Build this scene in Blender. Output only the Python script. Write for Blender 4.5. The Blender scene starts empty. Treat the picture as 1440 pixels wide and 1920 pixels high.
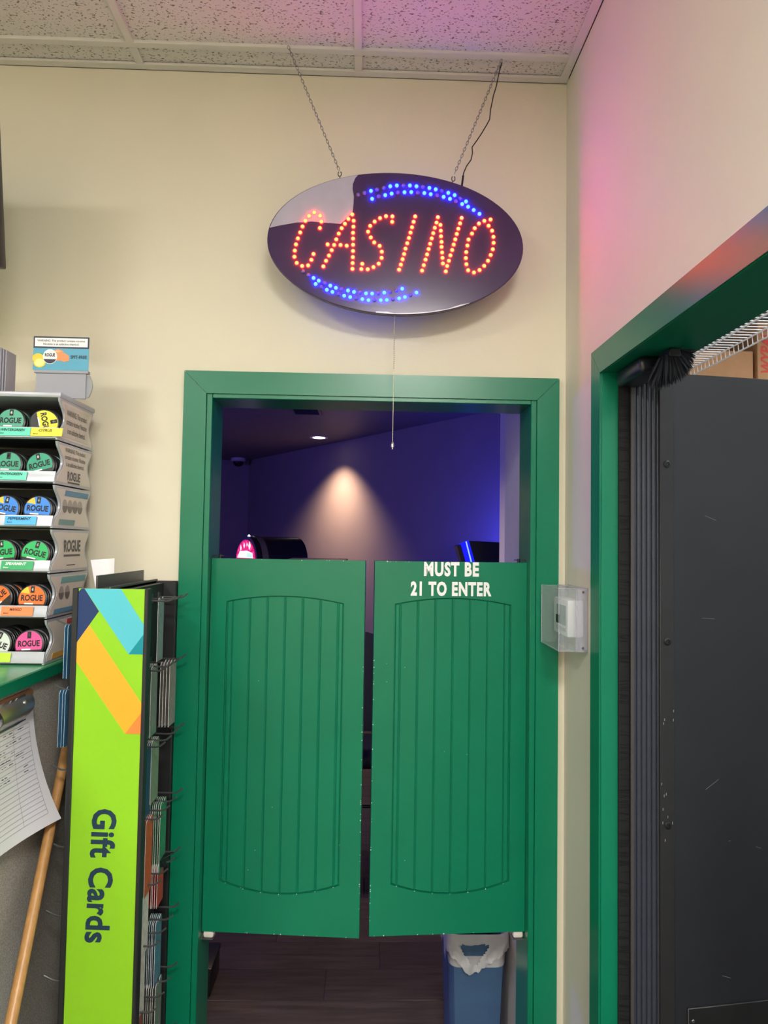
import bpy, bmesh, math, random
from mathutils import Vector, Matrix
R = math.radians
random.seed(7)
SC = bpy.context.scene
COL = SC.collection
W_, H_ = 1440, 1920

# ------------------------------------------------------------------ camera
F, PIT, YAW, ROL = 1311.04, 0.0445, 0.0269, 0.0158
CAM = Vector((-0.016, -1.9374, 1.6283))

def ray(u, v):
    x3 = (u - 720) / F; z3 = -(v - 960) / F; y2 = 1.0
    c, s = math.cos(ROL), math.sin(ROL); x = c*x3 - s*z3; z2 = s*x3 + c*z3
    c, s = math.cos(PIT), math.sin(PIT); y = c*y2 - s*z2; z = s*y2 + c*z2
    c, s = math.cos(YAW), math.sin(YAW)
    return Vector((c*x + s*y, -s*x + c*y, z))
def onY(u, v, Y): d = ray(u, v); return CAM + d*((Y - CAM.y)/d.y)
def onX(u, v, X): d = ray(u, v); return CAM + d*((X - CAM.x)/d.x)
def onZ(u, v, Z): d = ray(u, v); return CAM + d*((Z - CAM.z)/d.z)

fwd = ray(720, 960).normalized(); rgt = (ray(820, 960) - ray(720, 960)).normalized(); upv = rgt.cross(fwd)
cd = bpy.data.cameras.new('camera'); co = bpy.data.objects.new('camera', cd); COL.objects.link(co)
cd.sensor_fit = 'VERTICAL'; cd.sensor_height = 32.0; cd.lens = F/H_*32.0; cd.clip_start = 0.02; cd.clip_end = 60
m3 = Matrix((rgt, upv, -fwd)).transposed()
co.matrix_world = Matrix.Translation(CAM) @ m3.to_4x4()
SC.camera = co

# ------------------------------------------------------------------ world, exposure, lights
wd = bpy.data.worlds.new('world'); SC.world = wd; wd.use_nodes = True
wd.node_tree.nodes['Background'].inputs[0].default_value = (.5, .5, .52, 1)
wd.node_tree.nodes['Background'].inputs[1].default_value = 0.05
SC.view_settings.view_transform = 'Standard'; SC.view_settings.look = 'None'
SC.view_settings.exposure = 0.2; SC.view_settings.gamma = 1.0; SC.view_settings.use_curve_mapping = False

def area(name, loc, sx, sy, watts, col, rot=(0, 0, 0)):
    l = bpy.data.lights.new(name, 'AREA'); l.shape = 'RECTANGLE'; l.size = sx; l.size_y = sy
    l.energy = watts; l.color = col
    o = bpy.data.objects.new(name, l); COL.objects.link(o); o.location = loc; o.rotation_euler = rot
    return o
CEIL = 2.96
XR = 0.542            # face of the right-hand wall
TROFFERS = [(0.2375, -2.843), (-1.581, -2.233), (-0.361, -4.673), (-1.581, -4.673)]   # ceiling light positions (centres)
for i, (lx, ly) in enumerate(TROFFERS):
    area('troffer_lamp', (lx, ly, CEIL - 0.035), 0.54, 0.54, [76, 32, 36, 26][i], (1.0, 0.975, 0.93))
for ly, lw in ((0.2, 40), (-1.15, 13)): area('stockroom_lamp', (1.75, ly, 2.93), 0.5, 1.2, lw, (0.93, 0.97, 1.0))  # the weaker lamp by the doorway is added to brighten the black door
sp = bpy.data.lights.new('downlight_lamp', 'SPOT'); sp.energy = 150; sp.spot_size = R(114); sp.spot_blend = 1.0; sp.color = (1.0, .70, .46); sp.shadow_soft_size = .03
spo = bpy.data.objects.new('downlight_lamp', sp); COL.objects.link(spo); spo.location = (-.457, 4.53, 2.575); spo.rotation_euler = (R(3), R(4), 0)
sp2 = bpy.data.lights.new('downlight_lamp', 'SPOT'); sp2.energy = 70; sp2.spot_size = R(120); sp2.spot_blend = 1.0; sp2.color = (1.0, .74, .54); sp2.shadow_soft_size = .03  # added fill spot, out of view, brightens the casino floor by the doorway
spo2 = bpy.data.objects.new('downlight_lamp', sp2); COL.objects.link(spo2); spo2.location = (-.25, 1.5, 2.575)
area('slot_glow', (.86, 2.47, 1.47), .35, .2, 14, (.05, .06, 1.0), (R(112), 0, R(-18)))
area('added_violet_fill', (-3.5, 2.4, 1.7), 1.6, .3, 34, (.16, .13, 1.0), (R(90), 0, R(-90)))  # fill light added for violet ambience in the casino, no visible source

# ------------------------------------------------------------------ materials
def lin(c):
    def f(x):
        x /= 255.0
        return x/12.92 if x <= .04045 else ((x+.055)/1.055)**2.4
    return (f(c[0]), f(c[1]), f(c[2]), 1)
MATS = {}
def mat(name, col, rough=.5, metal=0., var=.06, scale=18., bump=0., bscale=200., emit=None, estr=0., alpha=None, trans=0., spec=.5, stretch=None, coat=0.):
    if name in MATS: return MATS[name]
    m = bpy.data.materials.new(name); m.use_nodes = True; nt = m.node_tree; b = nt.nodes['Principled BSDF']
    c = lin(col)
    tc = nt.nodes.new('ShaderNodeTexCoord'); mp = nt.nodes.new('ShaderNodeMapping'); nt.links.new(tc.outputs['Object'], mp.inputs[0])
    if stretch: mp.inputs['Scale'].default_value = stretch
    n = nt.nodes.new('ShaderNodeTexNoise'); n.inputs['Scale'].default_value = scale; n.inputs['Detail'].default_value = 4
    nt.links.new(mp.outputs[0], n.inputs['Vector'])
    r = nt.nodes.new('ShaderNodeValToRGB')
    r.color_ramp.elements[0].position = .3; r.color_ramp.elements[1].position = .7
    r.color_ramp.elements[0].color = tuple(max(0, x*(1-var)) for x in c[:3]) + (1,)
    r.color_ramp.elements[1].color = tuple(min(1, x*(1+var)) for x in c[:3]) + (1,)
    nt.links.new(n.outputs['Fac'], r.inputs[0]); nt.links.new(r.outputs[0], b.inputs['Base Color'])
    b.inputs['Roughness'].default_value = rough; b.inputs['Metallic'].default_value = metal
    b.inputs['Specular IOR Level'].default_value = spec
    if coat: b.inputs['Coat Weight'].default_value = coat; b.inputs['Coat Roughness'].default_value = .12
    if trans: b.inputs['Transmission Weight'].default_value = trans
    if alpha is not None: b.inputs['Alpha'].default_value = alpha
    if emit: b.inputs['Emission Color'].default_value = tuple(emit) + (1,); b.inputs['Emission Strength'].default_value = estr
    if bump:
        n2 = nt.nodes.new('ShaderNodeTexNoise'); n2.inputs['Scale'].default_value = bscale; n2.inputs['Detail'].default_value = 3
        nt.links.new(mp.outputs[0], n2.inputs['Vector'])
        bp = nt.nodes.new('ShaderNodeBump'); bp.inputs['Strength'].default_value = bump; bp.inputs['Distance'].default_value = .002
        nt.links.new(n2.outputs['Fac'], bp.inputs['Height']); nt.links.new(bp.outputs[0], b.inputs['Normal'])
    MATS[name] = m
    return m

def tile_mat():
    m = mat('ceiling_tile_mat', (226, 222, 216), .95, var=.03, bump=.3, bscale=260)
    nt = m.node_tree; b = nt.nodes['Principled BSDF']; tc = nt.nodes['Texture Coordinate']
    mp = nt.nodes.new('ShaderNodeMapping'); mp.inputs['Scale'].default_value = (1.0, 1.5, 1)
    nt.links.new(tc.outputs['Object'], mp.inputs[0])
    n = nt.nodes.new('ShaderNodeTexNoise'); n.inputs['Scale'].default_value = 125; n.inputs['Detail'].default_value = 2.2; n.inputs['Roughness'].default_value = .6
    nt.links.new(mp.outputs[0], n.inputs['Vector'])
    r = nt.nodes.new('ShaderNodeValToRGB'); r.color_ramp.elements[0].position = .585; r.color_ramp.elements[1].position = .64
    nt.links.new(n.outputs['Fac'], r.inputs[0])
    mx = nt.nodes.new('ShaderNodeMix'); mx.data_type = 'RGBA'
    mx.inputs[6].default_value = lin((224, 220, 214)); mx.inputs[7].default_value = lin((132, 122, 112))
    nt.links.new(r.outputs[0], mx.inputs[0]); nt.links.new(mx.outputs[2], b.inputs['Base Color'])
    return m
def laminate_mat():
    m = mat('laminate_mat', (150, 146, 138), .55)
    nt = m.node_tree; b = nt.nodes['Principled BSDF']; tc = nt.nodes['Texture Coordinate']
    n = nt.nodes.new('ShaderNodeTexNoise'); n.inputs['Scale'].default_value = 420; n.inputs['Detail'].default_value = 2
    nt.links.new(tc.outputs['Object'], n.inputs['Vector'])
    r = nt.nodes.new('ShaderNodeValToRGB'); r.color_ramp.elements[0].position = .38; r.color_ramp.elements[1].position = .64
    r.color_ramp.elements[0].color = lin((148, 144, 137)); r.color_ramp.elements[1].color = lin((196, 192, 184))
    nt.links.new(n.outputs['Fac'], r.inputs[0]); nt.links.new(r.outputs[0], b.inputs['Base Color'])
    return m
def plank_mat(name, c1, c2):
    m = mat(name, c1, .42)
    nt = m.node_tree; b = nt.nodes['Principled BSDF']; tc = nt.nodes['Texture Coordinate']
    oi = nt.nodes.new('ShaderNodeObjectInfo')
    ad = nt.nodes.new('ShaderNodeVectorMath'); ad.operation = 'ADD'; nt.links.new(tc.outputs['Object'], ad.inputs[0])
    ml = nt.nodes.new('ShaderNodeMath'); ml.operation = 'MULTIPLY'; ml.inputs[1].default_value = 40; nt.links.new(oi.outputs['Random'], ml.inputs[0])
    nt.links.new(ml.outputs[0], ad.inputs[1])
    mp = nt.nodes.new('ShaderNodeMapping'); mp.inputs['Scale'].default_value = (2.2, 26, 1); nt.links.new(ad.outputs[0], mp.inputs[0])
    n = nt.nodes.new('ShaderNodeTexNoise'); n.inputs['Scale'].default_value = 2.2; n.inputs['Detail'].default_value = 8; n.inputs['Roughness'].default_value = .65
    nt.links.new(mp.outputs[0], n.inputs['Vector'])
    r = nt.nodes.new('ShaderNodeValToRGB'); r.color_ramp.elements[0].position = .3; r.color_ramp.elements[1].position = .75
    r.color_ramp.elements[0].color = lin(c1); r.color_ramp.elements[1].color = lin(c2)
    nt.links.new(n.outputs['Fac'], r.inputs[0])
    hs = nt.nodes.new('ShaderNodeHueSaturation'); nt.links.new(r.outputs[0], hs.inputs['Color'])
    mr = nt.nodes.new('ShaderNodeMapRange'); mr.inputs[3].default_value = .75; mr.inputs[4].default_value = 1.25; nt.links.new(oi.outputs['Random'], mr.inputs[0])
    nt.links.new(mr.outputs[0], hs.inputs['Value']); nt.links.new(hs.outputs[0], b.inputs['Base Color'])
    return m

M_wall = mat('cream_wall_paint', (227, 220, 198), .62, var=.02, scale=3, bump=.12, bscale=120)
M_wallr = mat('white_wall_paint', (226, 221, 208), .6, var=.02, scale=3, bump=.12, bscale=120)
M_green = mat('green_gloss_paint', (3, 119, 86), .30, var=.05, scale=6, bump=.05, bscale=60)
M_tile = tile_mat()
M_grid = mat('white_grid_metal', (222, 218, 212), .45, var=.02)
M_black = mat('black_plastic', (24, 25, 28), .4, var=.1)
M_dark = mat('dark_interior_plastic', (20, 22, 28), .5, var=.1)
M_chrome = mat('chrome', (225, 224, 224), .34, metal=1, var=.03)
M_steel = mat('chain_steel', (150, 148, 152), .35, metal=.9, var=.1)
M_white = mat('white_vinyl', (245, 245, 245), .45, var=.01)
M_ink = mat('black_ink', (22, 24, 30), .6, var=.03)

# ------------------------------------------------------------------ mesh builder
class MB:
    def __init__(s): s.v = []; s.f = []
    def add(s, vs, fs):
        n = len(s.v); s.v += [Vector(p) for p in vs]; s.f += [tuple(i+n for i in f) for f in fs]; return s
    def box(s, x0, x1, y0, y1, z0, z1):
        return s.add([(x0,y0,z0),(x1,y0,z0),(x1,y1,z0),(x0,y1,z0),(x0,y0,z1),(x1,y0,z1),(x1,y1,z1),(x0,y1,z1)],
              [(0,3,2,1),(4,5,6,7),(0,1,5,4),(1,2,6,5),(2,3,7,6),(3,0,4,7)])
    def bbox(s, x0, x1, y0, y1, z0, z1, b=.003, seg=2):
        bm = bmesh.new(); bmesh.ops.create_cube(bm, size=1)
        for q in bm.verts: q.co = Vector(((x0+x1)/2+q.co.x*(x1-x0), (y0+y1)/2+q.co.y*(y1-y0), (z0+z1)/2+q.co.z*(z1-z0)))
        b = min(b, .49*min(abs(x1-x0), abs(y1-y0), abs(z1-z0)))
        bmesh.ops.bevel(bm, geom=list(bm.edges), offset=b, segments=seg, profile=.5, affect='EDGES')
        bm.verts.index_update()
        s.add([q.co.copy() for q in bm.verts], [[w.index for w in f.verts] for f in bm.faces]); bm.free(); return s
    def prism(s, pts, d):           # closed polygon of 3-D points extruded by the vector d
        n = len(pts); d = Vector(d); P = [Vector(p) for p in pts]
        return s.add(P + [p+d for p in P], [tuple(range(n-1,-1,-1)), tuple(range(n,2*n))] + [(i,(i+1)%n,n+(i+1)%n,n+i) for i in range(n)])
    def tube(s, path, r, n=8, closed=False, caps=True):
        P = [Vector(p) for p in path]; k = len(P); rr = r if isinstance(r,(list,tuple)) else [r]*k
        base = len(s.v); prev = None
        for i in range(k):
            if closed: t = P[(i+1)%k]-P[i-1]
            else: t = P[min(i+1,k-1)]-P[max(i-1,0)]
            t.normalize()
            if prev is None:
                a = t.orthogonal().normalized()
            else:
                a = prev - t*prev.dot(t)
                a = a.normalized() if a.length > 1e-6 else t.orthogonal().normalized()
            prev = a; b = t.cross(a)
            for j in range(n):
                th = 2*math.pi*j/n; s.v.append(P[i]+(a*math.cos(th)+b*math.sin(th))*rr[i])
        for i in range(k if closed else k-1):
            i2 = (i+1)%k
            for j in range(n): s.f.append((base+i*n+j, base+i*n+(j+1)%n, base+i2*n+(j+1)%n, base+i2*n+j))
        if caps and not closed:
            s.f.append(tuple(base+j for j in range(n-1,-1,-1))); s.f.append(tuple(base+(k-1)*n+j for j in range(n)))
        return s
    def lathe(s, prof, c, ax=(0,0,1), n=24):   # prof: (radius, height) pairs
        ax = Vector(ax).normalized(); a = ax.orthogonal().normalized(); b = ax.cross(a); c = Vector(c); base = len(s.v)
        for (r, h) in prof:
            for j in range(n):
                th = 2*math.pi*j/n; s.v.append(c+ax*h+(a*math.cos(th)+b*math.sin(th))*max(r,1e-5))
        for i in range(len(prof)-1):
            for j in range(n): s.f.append((base+i*n+j, base+i*n+(j+1)%n, base+(i+1)*n+(j+1)%n, base+(i+1)*n+j))
        s.f.append(tuple(base+j for j in range(n-1,-1,-1))); k = len(prof)-1; s.f.append(tuple(base+k*n+j for j in range(n)))
        return s
    def grid(s, fn, nu, nv):
        base = len(s.v)
        for i in range(nu+1):
            for j in range(nv+1): s.v.append(Vector(fn(i/nu, j/nv)))
        for i in range(nu):
            for j in range(nv):
                a = base+i*(nv+1)+j; s.f.append((a, a+nv+1, a+nv+2, a+1))
        return s
    def mesh(s, name, m, smooth=True, fix=True):
        me = bpy.data.meshes.new(name); me.from_pydata([tuple(p) for p in s.v], [], [tuple(f) for f in s.f])
        if fix:
            bm = bmesh.new(); bm.from_mesh(me); bmesh.ops.recalc_face_normals(bm, faces=bm.faces); bm.to_mesh(me); bm.free()
        for x in (m if isinstance(m,(list,tuple)) else [m]): me.materials.append(x)
        if smooth:
            me.polygons.foreach_set('use_smooth', [True]*len(me.polygons)); me.set_sharp_from_angle(angle=R(38))
        me.update(); return me

RM = {}
def thing(name, label=None, cat=None, loc=(0,0,0), rot=(0,0,0), group=None, kind=None):
    o = bpy.data.objects.new(name, None); COL.objects.link(o); o.location = loc; o.rotation_euler = rot; o.empty_display_size = .05
    from mathutils import Euler
    RM[o.name] = Matrix.Translation(loc) @ Euler(rot).to_matrix().to_4x4()
    return tag(o, label, cat, group, kind)
def tag(o, label=None, cat=None, group=None, kind=None):
    if label: o['label'] = label
    if cat: o['category'] = cat
    if group: o['group'] = group
    if kind: o['kind'] = kind
    return o
def link(name, me, parent=None):
    o = bpy.data.objects.new(name, me); COL.objects.link(o)
    if parent: o.parent = parent
    return o
def obj(name, mb, m, parent=None, local=False, smooth=True, fix=True):
    """vertices are given in world space; under a thing they are moved into its frame (unless local)"""
    top = parent
    while top is not None and top.parent is not None: top = top.parent
    if top is not None and not local and top.name in RM:
        inv = RM[top.name].inverted(); mb.v = [inv @ p for p in mb.v]
    me = mb.mesh(name, m, smooth, fix)
    if parent is None:       # single-mesh thing: origin at its base centre
        xs = [p.x for p in mb.v]; ys = [p.y for p in mb.v]; zs = [p.z for p in mb.v]
        c = Vector(((min(xs)+max(xs))/2, (min(ys)+max(ys))/2, min(zs)))
        me.transform(Matrix.Translation(-c)); o = link(name, me); o.location = c
        return o
    return link(name, me, parent)
def struct(name, mb, m, parent=None, **k):
    o = obj(name, mb, m, parent, **k)
    if parent is None: o['kind'] = 'structure'
    return o

TXT = {}
def text_data(s, bold, sp=1.0):
    key = (s, bold, sp)
    if key in TXT: return TXT[key]
    cu = bpy.data.curves.new('t', 'FONT'); cu.body = s; cu.size = 1; cu.offset = bold; cu.resolution_u = 3; cu.space_line = 1.1; cu.align_x = 'CENTER'; cu.space_character = sp
    o = bpy.data.objects.new('t', cu); COL.objects.link(o)
    dg = bpy.context.evaluated_depsgraph_get(); me = bpy.data.meshes.new_from_object(o.evaluated_get(dg))
    vs = [v.co.copy() for v in me.vertices]; fs = [tuple(p.vertices) for p in me.polygons]
    bpy.data.objects.remove(o); bpy.data.curves.remove(cu); bpy.data.meshes.remove(me)
    xs = [v.x for v in vs]; ys = [v.y for v in vs]
    TXT[key] = (vs, fs, min(xs), max(xs), min(ys), max(ys)); return TXT[key]
def text(name, s, c, xd, yd, w, h, m, parent, bold=0., lift=.0006, local=False, shear=0., sp=1.0):
    vs, fs, x0, x1, y0, y1 = text_data(s, bold, sp); xd = Vector(xd).normalized(); yd = Vector(yd).normalized(); n = xd.cross(yd); c = Vector(c)
    mb = MB(); P = []
    for v in vs:
        a = (v.x-(x0+x1)/2)/(x1-x0)*w; b = (v.y-(y0+y1)/2)/(y1-y0)*h
        P.append(c + xd*(a+shear*b) + yd*b + n*lift)
    mb.add(P, fs)
    return obj(name, mb, m, parent, local=local, smooth=False, fix=False)
def poly(name, pts, nrm, m, parent, lift=.0005, local=False):
    """thin printed shape lying on a face"""
    n = Vector(nrm).normalized(); return obj(name, MB().prism([Vector(p) for p in pts], n*lift), m, parent, local=local, smooth=False)
X, Y, Z = Vector((1,0,0)), Vector((0,1,0)), Vector((0,0,1))

# ================================================================== SETTING
OX = .458           # half width of the casino doorway
OZ = 2.037          # height of both doorways
WT = .118
struct('wall_back', MB().box(-3.2,-OX,0,WT,0,3.0).box(OX,XR+WT,0,WT,0,3.0).box(-OX,OX,0,WT,OZ,3.0), M_wall, smooth=False)
RY0, RY1 = -1.30, -.34      # right doorway along y
struct('wall_right', MB().box(XR,XR+WT,RY1,0,0,3.0).box(XR,XR+WT,-5.6,RY0,0,3.0).box(XR,XR+WT,RY0,RY1,OZ,3.0), M_wallr, smooth=False)
struct('wall_left', MB().box(-3.3,-3.2,-5.6,.118,0,3.0), M_wall, smooth=False)
struct('wall_rear', MB().box(-3.3,XR+WT,-5.7,-5.6,0,3.0), M_wall, smooth=False)
struct('floor', MB().box(-3.3,3.0,-5.7,.0,-.06,0), mat('store_floor_tile', (84,78,72), .35, var=.08, scale=5), smooth=False)

# ceiling: slab above, grid and tiles below it
ceil = thing('ceiling', kind='structure', loc=(0,0,CEIL))
obj('slab', MB().box(-3.3,XR+.1,-5.7,.1,CEIL+.03,CEIL+.09), mat('dark_plenum', (60,58,55), .9), ceil, smooth=False)
TX0 = -.056           # the tee that shows over the sign
xs = [TX0-.61*i for i in range(5,-1,-1)] + [XR-.011]
ys = [-.014, -.098] + [-.098-.61*i for i in range(1,10)]
tw = .011
def tee(x0,x1,y0,y1): obj('grid_tee', MB().bbox(x0,x1,y0,y1,CEIL-.006,CEIL+.02,.0015,1), M_grid, ceil)
for x in xs[:-1]:
    for j in range(len(ys)-1): tee(x-tw, x+tw, ys[j+1]+tw, ys[j]-(tw if j else .01))
for y in ys[1:]: tee(-3.2, XR-.022, y-tw, y+tw)
obj('wall_angle', MB().box(-3.2,XR-.0005,-.0245,-.0005,CEIL-.007,CEIL).box(-3.2,XR-.0005,-.003,-.0005,CEIL-.007,CEIL+.02), M_grid, ceil, smooth=False)
obj('wall_angle', MB().box(XR-.0245,XR-.0005,-5.6,-.0245,CEIL-.007,CEIL).box(XR-.003,XR-.0005,-5.6,-.0245,CEIL-.007,CEIL+.02), M_grid, ceil, smooth=False)
tcache = {}
def tile(x0,x1,y0,y1,dz=0,tilt=0):
    w,h = round(x1-x0,3), round(y1-y0,3)
    if (w,h) not in tcache: tcache[(w,h)] = MB().bbox(-w/2,w/2,-h/2,h/2,.002,.016,.002,1).mesh('ceiling_tile', M_tile)
    o = link('ceiling_tile', tcache[(w,h)], ceil); o.location = ((x0+x1)/2,(y0+y1)/2,dz); o.rotation_euler = (tilt,0,0)
for j in range(len(ys)-1):
    for i in range(len(xs)-1):
        a = (xs[i]+.004, min(xs[i+1]-.004, XR-.004), ys[j+1]+.004, ys[j]-.004)
        cx, cy = (xs[i]+xs[i+1])/2, (ys[j]+ys[j+1])/2
        if any(abs(cx-tx) < .2 and abs(cy-ty) < .2 for tx,ty in TROFFERS): continue
        tile(*a)
for i,(tx,ty) in enumerate(TROFFERS):
    t = thing('ceiling_light', ['fluorescent ceiling panel nearest the casino doorway, out of frame','fluorescent ceiling panel beside the left wall','fluorescent ceiling panel at the rear of the store','fluorescent ceiling panel in the rear left corner'][i], 'ceiling light', (tx,ty,CEIL), group='store ceiling panels')
    obj('housing', MB().box(tx-.29,tx+.29,ty-.29,ty+.29,CEIL-.002,CEIL+.025), M_grid, t, smooth=False)
    obj('diffuser', MB().box(tx-.275,tx+.275,ty-.275,ty+.275,CEIL-.008,CEIL-.002), mat('lit_diffuser', (250,250,245), .5, emit=(1,.97,.9), estr=3), t, smooth=False)

# door casings -------------------------------------------------------
CW, CT = .062, .018
tr1 = thing('trim_1', kind='structure')
g = .0006
def mitre_left(x0, x1, zt, y0, y1):      # left leg; outer x0, inner x1
    return MB().prism([(x0,y0,0),(x1,y0,0),(x1,y0,zt-CW-g),(x0,y0,zt-g)], (0,y1-y0,0))
ZC = OZ + CW - .004
obj('casing_board', mitre_left(-OX-CW,-OX-.0,ZC,-CT,0), M_green, tr1)
obj('casing_board', mitre_left(OX+CW,OX,ZC,-CT,0), M_green, tr1)
obj('casing_board', MB().prism([(-OX-CW+g,-CT,ZC),(OX+CW-g,-CT,ZC),(OX-g,-CT,ZC-CW),(-OX+g,-CT,ZC-CW)], (0,CT,0)), M_green, tr1)
JT = .016
for s in (-1,1):
    obj('jamb_board', MB().bbox(min(s*OX,s*(OX-JT)),max(s*OX,s*(OX-JT)),-.012,WT+.012,0,OZ-.001,.0015,1), M_green, tr1)
obj('jamb_board', MB().bbox(-OX+JT,OX-JT,-.012,WT+.012,OZ-JT,OZ-.001,.0015,1), M_green, tr1)

tr2 = thing('trim_2', kind='structure')
XF = XR - CT
def leg2(yo, yi): return MB().prism([(XF,yo,0),(XF,yi,0),(XF,yi,ZC-CW-g),(XF,yo,ZC-g)], (CT,0,0))
obj('casing_board', leg2(RY1+CW, RY1), M_green, tr2)
obj('casing_board', leg2(RY0-CW, RY0), M_green, tr2)
obj('casing_board', MB().prism([(XF,RY1+CW-g,ZC),(XF,RY0-CW+g,ZC),(XF,RY0+g,ZC-CW),(XF,RY1-g,ZC-CW)], (CT,0,0)), M_green, tr2)
obj('jamb_board', MB().bbox(XF+.004,XR+WT,RY1-.004,RY1,0,OZ-.001,.001,1), M_green, tr2)
obj('jamb_board', MB().bbox(XF+.004,XR+WT,RY0,RY0+.004,0,OZ-.001,.001,1), M_green, tr2)
obj('jamb_board', MB().bbox(XF+.004,XR+WT,RY0+.004,RY1-.004,OZ-.005,OZ-.001,.001,1), M_green, tr2)

# casino room --------------------------------------------------------
CZ = 2.6
M_cw = mat('casino_wall_paint', (150,136,132), .75, var=.03, scale=4, bump=.1)
A = Vector((-1.425,6.49,0)); B = Vector((.96,2.98,0)); dW = (B-A).normalized(); B2 = A + dW*5.8; nW = Vector((-dW.y,dW.x,0))
if nW.y < 0: nW = -nW
def slab(P, Q, n, z1, t=.08): return MB().prism([P, Q, Q+n*t, P+n*t], (0,0,z1))
struct('wall_casino_far', slab(A, B2, nW, CZ), M_cw, smooth=False)
struct('wall_casino_end', MB().box(-3.6,A.x+.05,6.49,6.57,0,CZ), M_cw, smooth=False)
struct('wall_casino_left', MB().box(-3.7,-3.6,WT,6.57,0,CZ), M_cw, smooth=False)
struct('wall_casino_return', MB().box(OX+.004,OX+.1,WT,.442,0,CZ), mat('pale_return_paint', (205,200,205), .7, var=.02), smooth=False)
struct('ceiling_casino', MB().box(-3.7,2.6,WT,6.6,CZ,CZ+.06), mat('casino_ceiling_paint', (120,108,104), .55, var=.06, scale=8, bump=.25, bscale=70), smooth=False)
M_plank = plank_mat('dark_vinyl_plank', (50,42,40), (84,72,68))
fl = thing('floor_casino', kind='structure', loc=(0,0,0))
obj('subfloor', MB().box(-3.7,2.6,0,6.6,-.06,-.004), mat('dark_subfloor', (46,40,38), .6), fl, smooth=False)
pm = MB().bbox(-.608,.608,-.0905,.0905,-.006,0,.0012,1).mesh('plank', M_plank)
PW = .1825
for r in range(-3, 14):
    yc = .63 + PW*(r+.5)
    if yc - PW/2 < -.01: continue
    off = {0:-.135, 1:.07, -1:.5, 2:-.35, -2:-.3}.get(r, random.uniform(-.5,.5))
    for k in range(-2, 2):
        xc = off+.61+1.218*k
        if yc > 1.5 or xc < -.4: o = link('plank', pm, fl); o.location = (xc, yc, 0)
        elif xc-.608 < .66:      # cut against the partition
            o = obj('plank', MB().bbox(xc-.608,.655,yc-.0905,yc+.0905,-.006,0,.0012,1), M_plank, fl)
# casino downlight, vent, dome camera
t = thing('downlight', 'round recessed downlight in the casino ceiling', 'ceiling light', (-.457,4.53,CZ))
obj('trim_ring', MB().lathe([(.058,.0),(.085,0),(.085,-.006),(.058,-.004)], (-.457,4.53,CZ), n=28), M_grid, t)
obj('lens', MB().lathe([(.057,-.002),(.057,-.006),(.03,-.008)], (-.457,4.53,CZ), n=28), mat('warm_lens', (255,240,220), .4, emit=(1,.85,.7), estr=6), t)
t = thing('downlight', 'added round downlight, out of view just inside the casino doorway', 'ceiling light', (-.25,1.5,CZ))  # unseen fixture added to house the floor fill spot
obj('trim_ring', MB().lathe([(.058,.0),(.085,0),(.085,-.006),(.058,-.004)], (-.25,1.5,CZ), n=28), M_grid, t)
obj('lens', MB().lathe([(.057,-.002),(.057,-.006),(.03,-.008)], (-.25,1.5,CZ), n=28), MATS['warm_lens'], t)
t = thing('added_light_bar', 'added violet fill light bar, out of view on the left casino wall', 'added light', (-3.56,2.4,1.5))  # unseen fixture added in front of the wall to carry the violet fill
obj('housing', MB().bbox(-3.598,-3.53,1.55,3.25,1.5,1.9,.008,2), M_black, t)
obj('diffuser', MB().box(-3.532,-3.522,1.6,3.2,1.55,1.85), mat('added_violet_glow',(120,110,230),.4,emit=(.16,.13,1),estr=2), t, smooth=False)
c = onZ(574,770,CZ)
t = thing('air_vent', 'dark slotted air vent in the casino ceiling', 'vent', c)
obj('frame', MB().box(c.x-.11,c.x+.11,c.y-.15,c.y-.12,CZ-.008,CZ).box(c.x-.11,c.x+.11,c.y+.12,c.y+.15,CZ-.008,CZ).box(c.x-.11,c.x-.09,c.y-.12,c.y+.12,CZ-.008,CZ).box(c.x+.09,c.x+.11,c.y-.12,c.y+.12,CZ-.008,CZ), mat('vent_grey', (100,96,98), .5), t, smooth=False)
sl = MB().box(-.09,.09,-.006,.006,-.006,-.001).mesh('slat', mat('vent_slat', (50,48,52), .5))
for k in range(8):
    o = link('slat', sl, t); o.location = (0,-.105+.03*k,0); o.rotation_euler = (.5,0,0)
c = onY(447,862,6.3); c.z = CZ
t = thing('dome_camera', 'small white dome security camera in the far casino corner', 'camera', c)
obj('base', MB().lathe([(.085,0),(.085,-.03),(.07,-.04)], c, n=24), M_grid, t)
obj('dome', MB().lathe([(.062,-.04),(.06,-.06),(.045,-.085),(.02,-.098),(.001,-.1)], c, n=24), M_black, t)

# stockroom beyond the black door -----------------------------------
SX = XR + WT
struct('wall_stockroom_far', MB().box(SX,3.0,1.5,1.56,0,3.0), mat('stock_white', (228,228,226), .7, var=.02), smooth=False)
struct('wall_stockroom_side', MB().box(2.95,3.0,-5.6,1.5,0,3.0), MATS['stock_white'], smooth=False)
struct('wall_stockroom_partition', MB().box(SX,SX+.04,WT,1.5,0,3.0), MATS['stock_white'], smooth=False)
struct('wall_stockroom_near', MB().box(SX,2.95,-1.86,-1.8,0,3.0), MATS['stock_white'], smooth=False)
struct('ceiling_stockroom', MB().box(SX,3.0,-1.86,1.56,2.97,3.02), MATS['stock_white'], smooth=False)
struct('floor_stockroom', MB().box(XR+WT,3.0,0,1.56,-.06,0), mat('stock_floor', (120,115,110), .6), smooth=False)

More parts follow.
